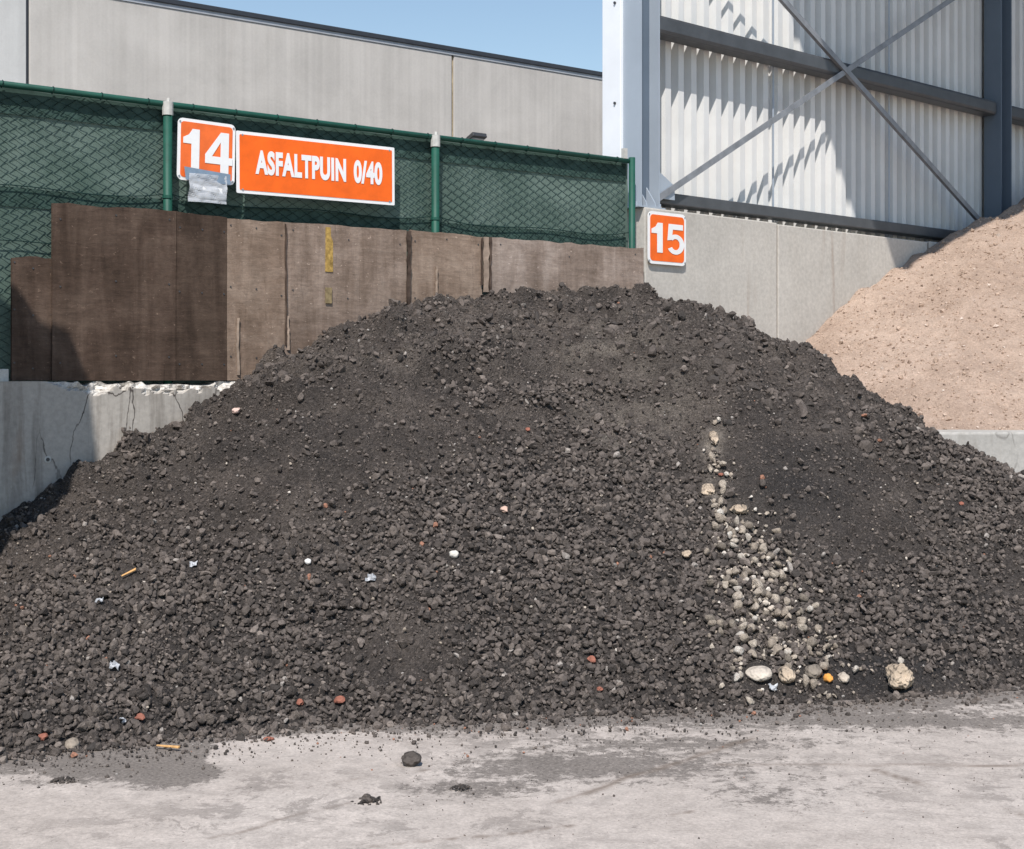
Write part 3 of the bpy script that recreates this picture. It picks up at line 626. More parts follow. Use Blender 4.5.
# cross braces
def brace(a, b_, n, sA_, sB_, wd=.055):
    (s0, z0), (s1, z1) = FH.at(*a, n), FH.at(*b_, n); k = (z1 - z0) / (s1 - s0); f = lambda s: z0 + k * (s - s0); L = math.hypot(1, k); h = wd / 2 * L
    MB().prism([FH(sA_, n, f(sA_) - h), FH(sB_, n, f(sB_) - h), FH(sB_, n, f(sB_) + h), FH(sA_, n, f(sA_) + h)], FH(0, -.008, 0) - FH(0, 0, 0)).build('cross_brace', M['brace'], hall)
    lo = f(sA_) - h
    MB().prism([FH(sA_, n - .009, lo), FH(sB_, n - .009, f(sB_) - h), FH(sB_, n - .009, f(sB_) - h + .008 * L), FH(sA_, n - .009, lo + .008 * L)], FH(0, -.028, 0) - FH(0, 0, 0)).build('brace_leg', M['brace'], hall)
brace((668, 192), (948, 2), -.045, s_in + .01, s2 - .02); brace((790, 6), (974, 213), -.034, s_in + .01, s2 - .02)
MB().prism([FH(s_in, -.06, ZH + .1), FH(s_in + .22, -.06, ZH + .1), FH(s_in + .22, -.06, ZH + .22), FH(s_in, -.06, ZH + .34)], FH(0, -.009, 0) - FH(0, 0, 0)).build('gusset', M['steel'], hall)
# roof canopy over the bay
MB().fbox(FH, sc - .1, s2 + 6, -.6, 3.35, ZR + .002, ZR + .15).build('roof', M['steel_blue'], hall)
MB().fbox(FH, s2 + 5.0, s2 + 5.2, -.3, 3.25, 0, ZR).build('added_end_wall', M['steel_blue'], hall)  # unseen end wall, added in dark steel to deepen shade on the cladding
for s in (sc + cw / 2, s2 + cw / 2): MB().fbox(FH, s - .08, s + .08, -.02, 3.25, ZR - .26, ZR).build('roof_beam', M['steel_blue'], hall)

# ------------------------------------------------------------------ low block wall on the right
LW = Frame(3.0, 10.35, 6)
lz0 = LW.at(985, 432)[1]
lw = thing('low_block_wall', 'low concrete block wall at the right edge between dark heap and sand heap', 'wall', LW(0, 0, 0))
ls0 = LW.at(905, 432)[0]
for i in range(4): MB().fbox(LW, ls0 + i * 1.1 + .008, ls0 + (i + 1) * 1.1, -.5, 0 - .012 * (i % 2), 0, lz0 - .006 * (i % 2)).build('concrete_block', M['block'], lw, .018)
# unseen caster added left of the frame, side leg blocks sky light (its shadow falls on boards, wall and heap)
nb = [(-3.40, 0), (-3.22, 3.38), (-3.02, 4.5), (-3.01, 5.30), (-3.12, 5.55), (-3.27, 5.50), (-3.34, 5.58), (-3.8, 5.68), (-7.5, 5.75), (-7.5, 0)]
tag(MB().prism([(x, 6.0, z) for x, z in nb], (0, -.35, 0)).hexa([Vector(q) for q in ((-3.9, 6.001, 0), (-3.42, 6.001, 0), (-3.30, 8.2, 0), (-3.8, 8.2, 0), (-3.9, 6.001, 2.3), (-3.42, 6.001, 2.3), (-3.30, 8.2, 2.3), (-3.8, 8.2, 2.3))]).build('added_shadow_caster', M['caster']), 'tall grey unseen slab added just outside the left edge, throwing shadow on the boards', 'wall')

# ------------------------------------------------------------------ rocks
def rock_variants(n, sub, amp, seed, flat=.75):
    out = []
    bm = bmesh.new(); bmesh.ops.create_icosphere(bm, subdivisions=sub, radius=1); bm.verts.ensure_lookup_table()
    B = np.array([v.co[:] for v in bm.verts]); T = np.array([[v.index for v in f.verts] for f in bm.faces]); bm.free()
    for k in range(n):
        r = 1 + amp * noise(B[:, 0], B[:, 1], B[:, 2], 1.3, seed + k * 7) + amp * .6 * noise(B[:, 0], B[:, 1], B[:, 2], 2.9, seed + k * 13)
        q = B * r[:, None]
        for c in range(7):                      # chop facets so that lumps look broken
            d = rng.normal(size=3); d /= np.linalg.norm(d); lim = rng.uniform(.50, .82); pr = q @ d; q = q - np.clip(pr - lim, 0, None)[:, None] * d
        out.append(q * [1, rng.uniform(.7, 1), rng.uniform(flat - .36, flat + .2)])
    return np.array(out), T
def rots(n):
    q = rng.normal(size=(n, 4)); q /= np.linalg.norm(q, axis=1)[:, None]; w_, x, y, z = q.T
    return np.stack([np.stack([1 - 2 * (y * y + z * z), 2 * (x * y - z * w_), 2 * (x * z + y * w_)], -1), np.stack([2 * (x * y + z * w_), 1 - 2 * (x * x + z * z), 2 * (y * z - x * w_)], -1), np.stack([2 * (x * z - y * w_), 2 * (y * z + x * w_), 1 - 2 * (x * x + y * y)], -1)], 1)
def scatter_mesh(name, P, r, variants, T, tint, mat, parent=None, smooth=False):
    n = len(P); vi = rng.integers(0, len(variants), n); Rm = rots(n)
    V = np.einsum('nij,nvj->nvi', Rm, variants[vi]) * r[:, None, None] + P[:, None]
    nv = variants.shape[1]; F = (T[None] + (np.arange(n) * nv)[:, None, None]).reshape(-1, 3)
    me = fast_mesh(name, V.reshape(-1, 3), F, smooth); attr(me, 'tint', np.repeat(tint, nv))
    return mobj(name, me, mat, parent)
RV, RT = rock_variants(14, 2, .34, 100); MV, MT = rock_variants(10, 1, .3, 300); SV, ST = rock_variants(8, 1, .3, 500)
OCT = np.array([[1, 0, 0], [-1, 0, 0], [0, 1, 0], [0, -1, 0], [0, 0, 1], [0, 0, -1.]]); OT = np.array([[0, 2, 4], [2, 1, 4], [1, 3, 4], [3, 0, 4], [2, 0, 5], [1, 2, 5], [3, 1, 5], [0, 3, 5]])
OV = np.array([OCT * rng.uniform(.6, 1.1, (6, 1)) for _ in range(8)])

# ------------------------------------------------------------------ heap surfaces
def smin1(t, k=12.0): return -np.log(np.exp(-k * 1.10 * t) + np.exp(-k)) / k
def make_surface(x0, x1, nu, ntv, front, frontz, crestD, crestz, backend, backslope, rnd):
    x = np.linspace(x0, x1, nu); u = (x - CX) / FPX; Df = front(x); Dc = crestD(x); zc = crestz(x); zf = frontz(x); De = backend(x)
    t = np.linspace(-.03, 1, ntv)[None]; D = Df[:, None] + t * (De - Df)[:, None]; tt = (D - Df[:, None]) / (Dc - Df)[:, None]
    g = np.where(rnd(x)[:, None] > 0, (1 - rnd(x)[:, None]) * tt + rnd(x)[:, None] * smin1(tt) / smin1(1.0), tt)
    z = zf[:, None] + (zc - zf)[:, None] * np.minimum(g, 1.0 + 0 * g)
    over = np.clip(D - Dc[:, None], 0, None); z = np.where(tt > 1, zc[:, None] - backslope(x)[:, None] * over * over / (over + .25), z)
    return x, u[:, None] * D, D, z, tt
def normals(P):
    du = np.gradient(P, axis=0); dv = np.gradient(P, axis=1); n = np.cross(du, dv); n /= np.linalg.norm(n, axis=-1, keepdims=True); return n * np.sign(n[..., 2:3])
def sampler(P, N):
    nu, nv = P.shape[:2]; A = np.linalg.norm(np.cross(np.gradient(P, axis=0), np.gradient(P, axis=1)), axis=-1)
    cdf = np.cumsum(A.ravel()); cdf /= cdf[-1]
    def f(n):
        k = np.searchsorted(cdf, rng.random(n)); i, j = np.unravel_index(k, (nu, nv)); i = np.clip(i, 0, nu - 2); j = np.clip(j, 0, nv - 2); a = rng.random(n)[:, None]; b = rng.random(n)[:, None]
        p = P[i, j] * (1 - a) * (1 - b) + P[i + 1, j] * a * (1 - b) + P[i, j + 1] * (1 - a) * b + P[i + 1, j + 1] * a * b
        return p, N[i, j], i, j
    return f
def proj(p): return p[..., 0] / p[..., 1] * FPX + CX, HY - (p[..., 2] - EYE) / p[..., 1] * FPX

# asphalt heap
hx = np.array([-300, -150, 0, 80, 200, 240, 290, 330, 380, 430, 500, 560, 640, 700, 760, 815, 850, 900, 950, 1024, 1150, 1300, 1420, 1480.])
hy = np.array([690, 600, 512, 462, 396, 373, 351, 331, 309, 298, 291, 289, 293, 303, 326, 348, 371, 399, 438, 477, 548, 622, 676, 690.])
def smooth_tab(xt, yt, sig):
    xs = np.arange(xt[0], xt[-1] + 1, 4.0); ys = np.interp(xs, xt, yt); k = np.exp(-.5 * (np.arange(-40, 41) * 4 / sig) ** 2); k /= k.sum()
    ys = np.convolve(np.pad(ys, 40, mode='reflect', reflect_type='odd'), k, 'valid'); return lambda x: np.interp(x, xs, ys)
silh = smooth_tab(hx, hy, 14)
dwall = lambda x: np.array([FF.depth(q, .05) for q in np.atleast_1d(x)])
def crestD(x):
    d = dwall(np.minimum(x, 640)); right = np.interp(x, [560, 640, 700, 760, 815, 850, 900, 950, 1024, 1150, 1300, 1440], [10.7, 10.75, 10.6, 10.4, 10.2, 10.0, 9.8, 9.5, 9.2, 8.75, 8.3, 7.95])
    return np.where(x < 240, d, np.minimum(d - .22 * np.clip((x - 240) / 60, 0, 1), np.where(x < 560, 99, right)))
crestz = lambda x: EYE - (silh(x) - HY) / FPX * crestD(x)
backend = lambda x: np.where(x < 640, dwall(np.minimum(x, 640)) + .10 + np.clip((x - 240) / 60, 0, 1) * (-.08), np.interp(x, [640, 700, 1300, 1440], [11.5, 12.6, 11.2, 8.6]))
x, HX, HD, HZ, HTT = make_surface(-260, 1440, 800, 310, lambda x: toeD(x) + .07 * fbm(x / 150., 0 * x, 0, 1, 321, 4), lambda x: 0 * x - .012, crestD, crestz, backend, lambda x: np.interp(x, [560, 700], [.25, .75]), lambda x: np.interp(x, [150, 300], [.25, 1]))
sx, sy_ = HX / HD * FPX + CX, HY - (HZ - EYE) / HD * FPX
def G(cx, cy, rx, ry, a=1.0, X=None, Y=None):
    X = sx if X is None else X; Y = sy_ if Y is None else Y; return a * np.exp(-((X - cx) / rx) ** 2 - ((Y - cy) / ry) ** 2)
env = np.clip(HTT / .06, 0, 1); top = np.clip((HTT - .55) / .3, 0, 1)
dz = .050 * fbm(HX, HD, 0, .9, 1, 3) + .018 * fbm(HX, HD, 0, 3.2, 5, 3) + .017 * fbm(HX, HD, HZ, 9, 9, 2) + .012 * fbm(HX, HD, HZ, 24, 14, 2) + .005 * noise(HX, HD, HZ, 60, 19)
cl = fbm(HX, HD, HZ, 5, 70, 3); dz += top * .062 * np.clip(cl - .1, 0, 1) * 1.6 + top * .016 * np.abs(fbm(HX, HD, HZ, 13, 77, 2)) + top * .015 * fbm(HX, HD, HZ, 28, 79, 2)
dz += -G(620, 395, 75, 34, .17) - G(690, 440, 30, 40, .08) + G(735, 375, 40, 35, .15) + G(450, 350, 50, 12, .10) - G(455, 372, 70, 12, .09) + G(590, 345, 60, 12, .03)
dz += .045 * G(330, 396, 130, 7) - .035 * G(330, 410, 150, 7) + .05 * G(860, 445, 40, 12) - .07 * G(885, 462, 22, 9) + .04 * G(570, 392, 90, 8)
dz += top * G(740, 390, 130, 70) * .035 * fbm(HX * 2.6, HD * .7 + HX, 0, 2.5, 90, 3)       # rills near the scarp
dz += -G(510, 660, 90, 25, .03) + G(200, 620, 8, 50, -.05)
dz += -.058 * np.clip((HTT - .6) / .4, 0, 1)
HZ = np.maximum(HZ + dz * env, -.03)
HP = np.stack([HX, HD, HZ], -1); HN = normals(HP)
pale = G(713, 438, 9, 20, .75) + G(709, 490, 10, 11, .9) + G(640, 400, 60, 40, .38) + G(600, 360, 60, 28, .30) + G(622, 440, 28, 34, .40) + G(560, 330, 140, 22, .14) + G(745, 560, 22, 50, .35) + G(768, 625, 30, 45, .35) + G(715, 470, 14, 60, .25) + G(350, 350, 90, 25, .12)+ G(110, 450, 60, 22, .2)
pale *= np.clip(.7 + .9 * fbm(HX, HD, HZ, 7, 55, 3), 0, 1.3)
dark = G(800, 490, 70, 70, .5) + G(890, 670, 80, 28, .8) + G(250, 440, 120, 30, .25) + G(980, 600, 90, 60, .3) + G(500, 470, 60, 25, .2)
heap = mobj('asphalt_heap', fast_mesh('asphalt_heap', HP.reshape(-1, 3), quads(np.arange(HX.size).reshape(HX.shape)), True), M['heap'])
attr(heap.data, 'pale', np.clip(pale, 0, .9)); DARK = np.clip(dark, 0, .7)
tag(heap, 'big dark grey heap of crushed asphalt rubble in the middle of the yard', 'heap')
samp = sampler(HP, HN)
COARSE = [(600, 560, 190, 80, 1), (450, 520, 110, 60, .55), (600, 470, 110, 50, .55), (620, 660, 230, 60, 1.1), (770, 620, 70, 90, .7), (985, 500, 60, 70, 1.1), (100, 690, 150, 55, .95), (270, 660, 120, 60, .85),
          (170, 570, 130, 70, .55), (60, 600, 90, 60, .3), (900, 600, 110, 50, .45), (960, 650, 90, 40, .5), (560, 393, 130, 12, .5), (460, 350, 60, 16, .45), (740, 380, 60, 40, .25), (150, 450, 60, 25, .5), (230, 380, 60, 12, .4), (880, 430, 60, 30, .3), (400, 715, 300, 14, 1.0), (150, 735, 150, 12, .9)]
FINE = [(410, 655, 90, 40, .7), (800, 500, 90, 70, .75), (300, 440, 150, 30, .6), (870, 680, 90, 24, .75), (860, 550, 60, 40, .3)]
def dens(p):
    X, Y = proj(p); d = .10 + 0 * X
    for c in COARSE: d = d + G(*c, X=X, Y=Y)
    d = d * (.65 + .7 * (.5 + .5 * fbm(p[:, 0], p[:, 1], p[:, 2], 2.2, 66, 3)))
    for c in FINE: d = d * (1 - G(*c, X=X, Y=Y))
    return np.clip((d - .24) * 1.5, 0, 1.4) + .07
attr(heap.data, 'dark', np.clip(DARK + .38 * np.clip(dens(HP.reshape(-1, 3)), 0, 1).reshape(DARK.shape), 0, .8))  # fines also darkened among dense stones, shade of the gaps put into colour
CLEAR = [(903, 684, 17), (758, 676, 16), (785, 681, 11), (812, 675, 10), (828, 680, 9), (843, 681, 8), (72, 746, 8), (453, 556, 8), (308, 563, 7), (503, 512, 7), (235, 411, 7), (686, 559, 8), (737, 510, 12), (714, 438, 14), (709, 490, 12),
         (129, 576, 12), (168, 748, 14), (590, 662, 7), (721, 478, 5), (340, 702, 8), (44, 739, 7), (300, 703, 6), (140, 719, 7), (527, 430, 6), (962, 504, 6), (115, 669, 7), (193, 566, 7), (99, 602, 7), (772, 689, 8), (120, 722, 7), (372, 581, 8)]
def clear(X, Y):
    k = np.ones(np.shape(X), bool)
    for a, b, c in CLEAR: k &= np.hypot(X - a, Y - b) > c
    return k
def usable(p):
    X, Y = proj(p); s, n = FF.sn(p[:, 0], p[:, 1]); return clear(X, Y) & (n > .09) & (X > -220) & (X < 1400) & (p[:, 1] < crestD(X) + .25)
def pick(n, f, rlo, rhi, mean, sig):
    p, nn_, i, j = samp(n); d = f(p); k = (rng.random(n) < d) & usable(p); p, nn_, d = p[k], nn_[k], d[k]
    r = np.clip(np.exp(rng.normal(math.log(mean), sig, len(p))), rlo, rhi); return p, nn_, r
p, n_, r = pick(105000, dens, .0085, .032, .0150, .36)
P = p + n_ * (r * rng.uniform(.15, 1.0, len(r)))[:, None]; tint = np.clip(rng.beta(4.5, 5.0, len(P)) * .95, 0, 1); odd = rng.random(len(P)); tint[odd < .0015] = 1.0; tint[(odd > .006) & (odd < .013)] = .96
X_, Y_ = proj(P); vis = (X_ > 5) & (X_ < 1019) & (Y_ < 835); size = np.where(vis, r / P[:, 1], 0); order = np.argsort(-size); big = order[:300]; rest = order[300:]
lumps = []
for k in range(12):
    lumps.append(fast_mesh('stone', RV[k % len(RV)], RT, False))
    lumps[-1].materials.append(M['asph1'])
def single(name, me, pos, rad, parent=None, mat=None, rot=None, scale=(1, 1, 1)):
    o = bpy.data.objects.new(name, me); COL.objects.link(o)
    o.location = pos; o.scale = tuple(rad * q for q in scale); o.rotation_euler = rot or tuple(rng.uniform(0, 6.28, 3))
    if parent is not None: o.parent = parent
    if mat: me.materials.clear(); me.materials.append(mat)
    return o
for k in big: single('stone', lumps[int(rng.integers(12))], P[k], r[k], heap)
rest_fine = rest
rb = rest[r[rest] > .0145]; rs = rest[r[rest] <= .0145]; print('stones', len(rb), len(rs))
o = scatter_mesh('loose_stones', P[rb], r[rb], RV, RT, tint[rb], M['asph'], heap); o['kind'] = 'stuff'
o = scatter_mesh('loose_chippings', P[rs], r[rs], MV, MT, tint[rs], M['asph'], heap); o['kind'] = 'stuff'
p, n_, r = pick(52000, lambda p: .62 + .2 * np.clip(dens(p), 0, 1.2), .0045, .013, .0078, .30)
ICO = rock_variants(8, 1, .3, 500)
t2 = np.clip(rng.beta(2, 3, len(p)), 0, .94); q = rng.random(len(p)); t2[q < .012] = .98; t2[q > .998] = 1
ico0 = np.array([[0, .526, .851], [0, -.526, .851], [0, .526, -.851], [0, -.526, -.851], [.526, .851, 0], [-.526, .851, 0], [.526, -.851, 0], [-.526, -.851, 0], [.851, 0, .526], [-.851, 0, .526], [.851, 0, -.526], [-.851, 0, -.526]])
from itertools import combinations
IT = np.array([c for c in combinations(range(12), 3) if all(np.linalg.norm(ico0[a] - ico0[b]) < 1.1 for a, b in combinations(c, 2))])
IT = np.array([c if np.dot(np.cross(ico0[c[1]] - ico0[c[0]], ico0[c[2]] - ico0[c[0]]), ico0[c[0]]) > 0 else c[::-1] for c in IT])
IV = np.array([ico0 * rng.uniform(.72, 1.12, (12, 1)) * [1, .85, .75] for _ in range(10)])
o = scatter_mesh('small_gravel', p + n_ * (r * .2)[:, None], r, IV, IT, t2, M['asph'], heap); o['kind'] = 'stuff'
p, n_, r = pick(52000, lambda p: .75 + 0 * p[:, 0], .003, .0062, .0042, .25)
t3 = np.clip(rng.beta(2, 2.4, len(p)), 0, .95); q = rng.random(len(p)); t3[q < .02] = .98
o = scatter_mesh('grit', p + n_ * (r * .3)[:, None], r, OV, OT, t3, M['asph'], heap); o['kind'] = 'stuff'

CZ = [(450, 350, 50, 14), (735, 375, 45, 40), (565, 393, 90, 9), (880, 455, 26, 12), (300, 375, 60, 14), (640, 330, 130, 18), (500, 310, 140, 12), (800, 380, 50, 30)]
def cdens(p):
    X, Y = proj(p); return np.clip(sum(G(*c, X=X, Y=Y) for c in CZ), 0, 1) * .9 + .02 * (Y < 480)
p, n_, r = pick(16000, cdens, .012, .055, .021, .45)
o = scatter_mesh('clods', p + n_ * (r * .05)[:, None], r, RV, RT, np.clip(rng.beta(3, 5, len(p)), 0, .7), M['asph'], heap); o['kind'] = 'stuff'
# where a sight line meets the heap
sxf, syf = proj(HP)
def on_heap(X, Y):
    i = int(np.argmin(abs(sxf[:, 100] - X))); col = syf[i]; j = int(np.argmax(col <= Y)); return HP[i, j], HN[i, j]
# pale streak
line = np.array([(714, 425), (712, 455), (710, 490), (730, 515), (738, 540), (752, 570), (764, 600), (772, 630), (782, 662), (790, 685.)])
cnt = 0; pp = []; pr = []; pn = []
for k in range(620):
    f = min(.999, rng.random() ** .62); q = f * (len(line) - 1); i = int(q); c = line[i] * (1 - q + i) + line[i + 1] * (q - i); wd = 5 + 27 * min(1, max(0, f - .2) * 1.7)
    a, b_ = on_heap(c[0] + rng.normal() * wd, c[1] + rng.normal() * 14); pp.append(a); pn.append(b_); pr.append(min(.036, math.exp(rng.normal(math.log(.0155), .48))))
for k in range(170):        # stray pale bits over the whole heap
    a, b_ = on_heap(rng.uniform(10, 1015), rng.uniform(430, 715)); pp.append(a); pn.append(b_); pr.append(rng.uniform(.006, .013))
pp, pn, pr = np.array(pp), np.array(pn), np.array(pr); pr = np.where(clear(*proj(pp)), pr, .003); order = np.argsort(-pr[:620]); bigp = order[:110]; restp = np.concatenate([order[110:], np.arange(620, 790)])
plumps = [fast_mesh('pale_stone', RV[(k + 3) % len(RV)] * [1, 1, 1.1], RT, True) for k in range(6)]
for m_ in plumps: m_.materials.append(M['pale1'])
for k in bigp: single('pale_stone', plumps[int(rng.integers(6))], pp[k] + pn[k] * (pr[k] * .5 + .012), pr[k], heap)
o = scatter_mesh('pale_gravel', pp[restp] + pn[restp] * (pr[restp] * .5 + rng.uniform(0, .016, len(restp)))[:, None], pr[restp], MV, MT, rng.random(len(restp)), M['pale'], heap); o['kind'] = 'stuff'

# ------------------------------------------------------------------ sand heap
gx_ = np.array([560, 640, 700, 760, 813, 830, 860, 905, 930, 960, 985, 1024, 1150, 1300, 1500.]); gy_ = np.array([520, 470, 432, 385, 340, 319, 292, 264, 250, 232, 216, 195, 132, 80, 40.])
ssil = smooth_tab(gx_, gy_, 8)
hwall = lambda x, n=0.0: np.array([FH.depth(q, n) for q in np.atleast_1d(x)])
scD = lambda x: hwall(x) - np.interp(x, [930, 970, 1300], [0, .25, 1.2]); scz = lambda x: EYE - (ssil(x) - HY) / FPX * scD(x)
sfz = smooth_tab([400, 560, 860, 930, 1500, 1700], [0, .0, .85, lz0 - .035, lz0 + .05, lz0 + .1], 40)
sfD = smooth_tab([400, 560, 900, 1000, 1300, 1700], [11.2, 11.1, 10.75, 10.75, 10.85, 11], 40)
x, SX, SD, SZ, STT = make_surface(560, 1500, 420, 260, sfD, sfz, scD, scz, lambda x: scD(x) + np.interp(x, [930, 970], [.2, .22]), lambda x: 0 * x + .1, lambda x: 0 * x + .25)
se = np.clip(STT / .08, 0, 1)
SZ = SZ + se * (.035 * fbm(SX, SD, 0, 1.1, 201, 3) + .026 * fbm(SX + SD * .7, (SD - SX) * .25, 0, 4.0, 205, 4) + .006 * fbm(SX, SD, SZ, 14, 210, 3) + .003 * fbm(SX, SD, SZ, 50, 215, 2))
SP = np.stack([SX, SD, SZ], -1); SN = normals(SP)
sand = mobj('sand_heap', fast_mesh('sand_heap', SP.reshape(-1, 3), quads(np.arange(SX.size).reshape(SX.shape)), True), M['sand'])
tag(sand, 'pale pinkish sand and gravel heap against the hall on the right', 'heap')
ss_ = sampler(SP, SN); p, n_, i, j = ss_(42000); X_, Y_ = proj(p); k = (X_ < 1200) & (X_ > 770) & (Y_ < 460) & (p[:, 1] < scD(X_) - .02); p, n_ = p[k], n_[k]; r = np.clip(np.exp(rng.normal(math.log(.0075), .55, len(p))), .004, .036)
o = scatter_mesh('sand_gravel', p + n_ * (r * .2)[:, None], r, OV, OT, np.clip(rng.beta(3, 2, len(p)), 0, 1), M['sandstone'], sand); o['kind'] = 'stuff'
# spilled sand lying on the wall top
# ------------------------------------------------------------------ loose pebbles on the yard
N0 = 9000; x_ = rng.uniform(-3.4, 3.4, N0); px_ = 0; dd = np.where(rng.random(N0) < .7, np.clip(rng.exponential(.24, N0), 0, 2.3), rng.uniform(0, 2.2, N0)) - .02; Dq = 6.5
for _ in range(4): Dq = toeD(x_ / Dq * FPX + CX) - dd
keep = rng.random(N0) < .55; x_, Dq = x_[keep], Dq[keep]; r = np.clip(np.exp(rng.normal(math.log(.0042), .5, len(x_))), .002, .016)
nearer = np.clip(1.3 - dd[keep], .5, 1.3); r = r * nearer
t4 = np.clip(rng.beta(2, 3, len(x_)), 0, .95); q = rng.random(len(x_)); t4[q < .04] = .98; t4[q > .975] = 1
o = scatter_mesh('ground_pebbles', np.stack([x_, Dq, r * .35], -1), r, IV, IT, t4, M['asph']); tag(o, 'scatter of small dark pebbles on the concrete yard along the heap foot', 'pebbles', None, 'stuff')

N1 = 900; x1_ = rng.uniform(-3.4, 3.4, N1); d1 = np.abs(rng.normal(0, .10, N1)) - .05; D1 = 6.5
for _ in range(4): D1 = toeD(x1_ / D1 * FPX + CX) - d1 * (1 + fbm(x1_, x1_ * 0, 0, 2.2, 8, 3))
r1 = np.clip(np.exp(rng.normal(math.log(.013), .4, N1)), .006, .032)
o = scatter_mesh('toe_stones', np.stack([x1_, D1, r1 * .45], -1), r1, RV, RT, np.clip(rng.beta(2.2, 2.6, N1), 0, .95), M['asph'], heap); o['kind'] = 'stuff'
# ------------------------------------------------------------------ singled-out stones and scraps
def ball(seed, sub, amp, flat=1.0, lump=0.0):
    bm = bmesh.new(); bmesh.ops.create_icosphere(bm, subdivisions=sub, radius=1); B = np.array([v.co[:] for v in bm.verts]); T = np.array([[v.index for v in f.verts] for f in bm.faces]); bm.free()
    r_ = 1 + amp * noise(*B.T, 1.4, seed) + amp * .5 * noise(*B.T, 3.1, seed + 3) + lump * noise(*B.T, 7, seed + 5) + lump * .5 * noise(*B.T, 14, seed + 8)
    return B * r_[:, None] * [1, 1, flat], T
def put(name, label, cat, xy, rad, mat, seed, flat=.8, amp=.2, lump=.05, sub=3, smooth=True, ground=False, sink=.3, stretch=(1, 1), group=None, rz=0):
    V, T = ball(seed, sub, amp, flat, lump); V = V * [stretch[0], stretch[1], 1]; me = fast_mesh(name, V * rad, T, smooth); me.materials.append(mat)
    if ground: X, D = pxg(*xy); pos = Vector((X, D, rad * flat * (1 - sink)))
    else: a, b_ = on_heap(*xy); pos = Vector(a) + Vector(b_) * rad * flat * (1 - sink)
    o = bpy.data.objects.new(name, me); COL.objects.link(o); o.location = pos; o.rotation_euler = (0 if ground else R(25), 0, rz); return tag(o, label, cat, group)
def clump(label, xy, rad, seed):
    X, D = pxg(*xy); n = 46; a_ = rng.uniform(0, 6.28, n); q = rng.random(n) ** .6; rr_ = rad * (.10 + .26 * rng.random(n) * (1.1 - q))
    P_ = np.stack([np.cos(a_) * q * rad * 1.1, np.sin(a_) * q * rad * .7, rr_ * .5 + (1 - q) * rad * .16], -1)
    o = scatter_mesh('asphalt_clump', P_, rr_, RV, RT, rng.random(n) * .45, M['asph']); o.location = (X, D, 0); return tag(o, label, 'stone', G1)
G1 = 'stones singled out on and before the heap'
put('boulder', 'lone sandy pitted boulder at the foot of the heap, lower right', 'boulder', (903, 688), .067, M['boulder'], 41, .95, .22, .10, 4, sink=.05, group=G1)
put('flat_stone', 'smooth flat oval grey stone at the foot of the pale streak', 'stone', (758, 677), .058, M['pale1'], 52, .55, .10, .01, 3, stretch=(1.15, .9), group=G1)
put('pitted_stone', 'round pitted tan stone right of the flat oval stone', 'stone', (785, 681), .044, M['boulder'], 57, .95, .2, .09, 3, group=G1)
put('pale_lump', 'pale sandy lump below the end of the pale streak, left of the orange chip', 'stone', (812, 675), .040, M['pale1'], 61, .8, .25, .08, 3, group=G1)
put('orange_chip', 'bright orange stone chip at the heap foot left of the lone boulder', 'stone', (828, 680), .028, plain('orange_stone', (.72, .33, .08), .8, .2, 0, .3, 40), 63, .7, .3, .06, 3, group=G1)
put('pale_lump', 'pale grey lump right of the bright orange chip', 'stone', (843, 681), .030, M['pale1'], 66, .8, .25, .06, 3, group=G1)
put('asphalt_lump', 'round dark lump lying alone on the yard before the heap', 'stone', (412, 765), .038, M['asph1'], 71, .75, .22, .10, 3, smooth=False, stretch=(1.1, .9), ground=True, sink=.15, group=G1)
clump('flat crumbling dark clump on the yard nearest the camera', (369, 803), .060, 74)
put('asphalt_lump', 'small dark lump just behind the round lump on the yard', 'stone', (414, 744), .012, M['asph1'], 76, .8, .15, .05, 2, ground=True, sink=.15, group=G1)
clump('low broken dark crust piece on the dusty yard, centre', (461, 789), .040, 79)
clump('dark flat clump on the pale yard at the lower left', (64, 782), .055, 81)
put('pale_cobble', 'round pale grey cobble at the left foot of the heap', 'stone', (72, 748), .032, M['pale1'], 83, .8, .15, .03, 3, group=G1)
put('white_pebble', 'white rounded pebble on the heap, centre, above the toe slope', 'stone', (453, 557), .026, plain('white_stone', (.60, .57, .52), .8, .2, 0, .2, 40), 86, .8, .2, .03, 3, group=G1)
put('white_pebble', 'small white pebble in the left middle of the heap', 'stone', (308, 564), .018, plain('chalk_stone', (.66, .64, .61), .8, .2, 0, .2, 40), 87, .8, .2, .03, 3, group=G1)
put('pink_chip', 'pinkish angular chip on the upper middle of the heap', 'stone', (503, 513), .022, plain('pink_stone', (.52, .36, .29), .8, .2, 0, .2, 40), 88, .7, .3, .08, 2, smooth=False, group=G1)
put('pink_chip', 'small pink chip near the left edge of the heap crest', 'stone', (235, 412), .026, plain('pink_stone_pale', (.62, .45, .39), .8, .2, 0, .2, 40), 89, .7, .3, .08, 2, smooth=False, group=G1)
put('tan_lump', 'tan lump left of the pale streak, halfway down the heap', 'stone', (686, 560), .026, M['boulder'], 91, .8, .3, .08, 3, group=G1)
put('tan_lump', 'larger tan lump at the upper end of the stony part of the pale streak', 'stone', (737, 512), .042, M['boulder'], 92, .7, .3, .1, 3, stretch=(1.2, .9), group=G1)
put('sandy_clod', 'elongated beige sandy clod at the top of the pale streak', 'stone', (714, 440), .040, M['boulder'], 95, .5, .3, .15, 3, stretch=(.75, 2.0), sink=.6, group=G1)
put('sandy_clod', 'blocky beige sandy clod lower in the upper pale streak', 'stone', (709, 491), .045, M['boulder'], 97, .5, .3, .15, 3, stretch=(.95, 1.1), sink=.55, group=G1)
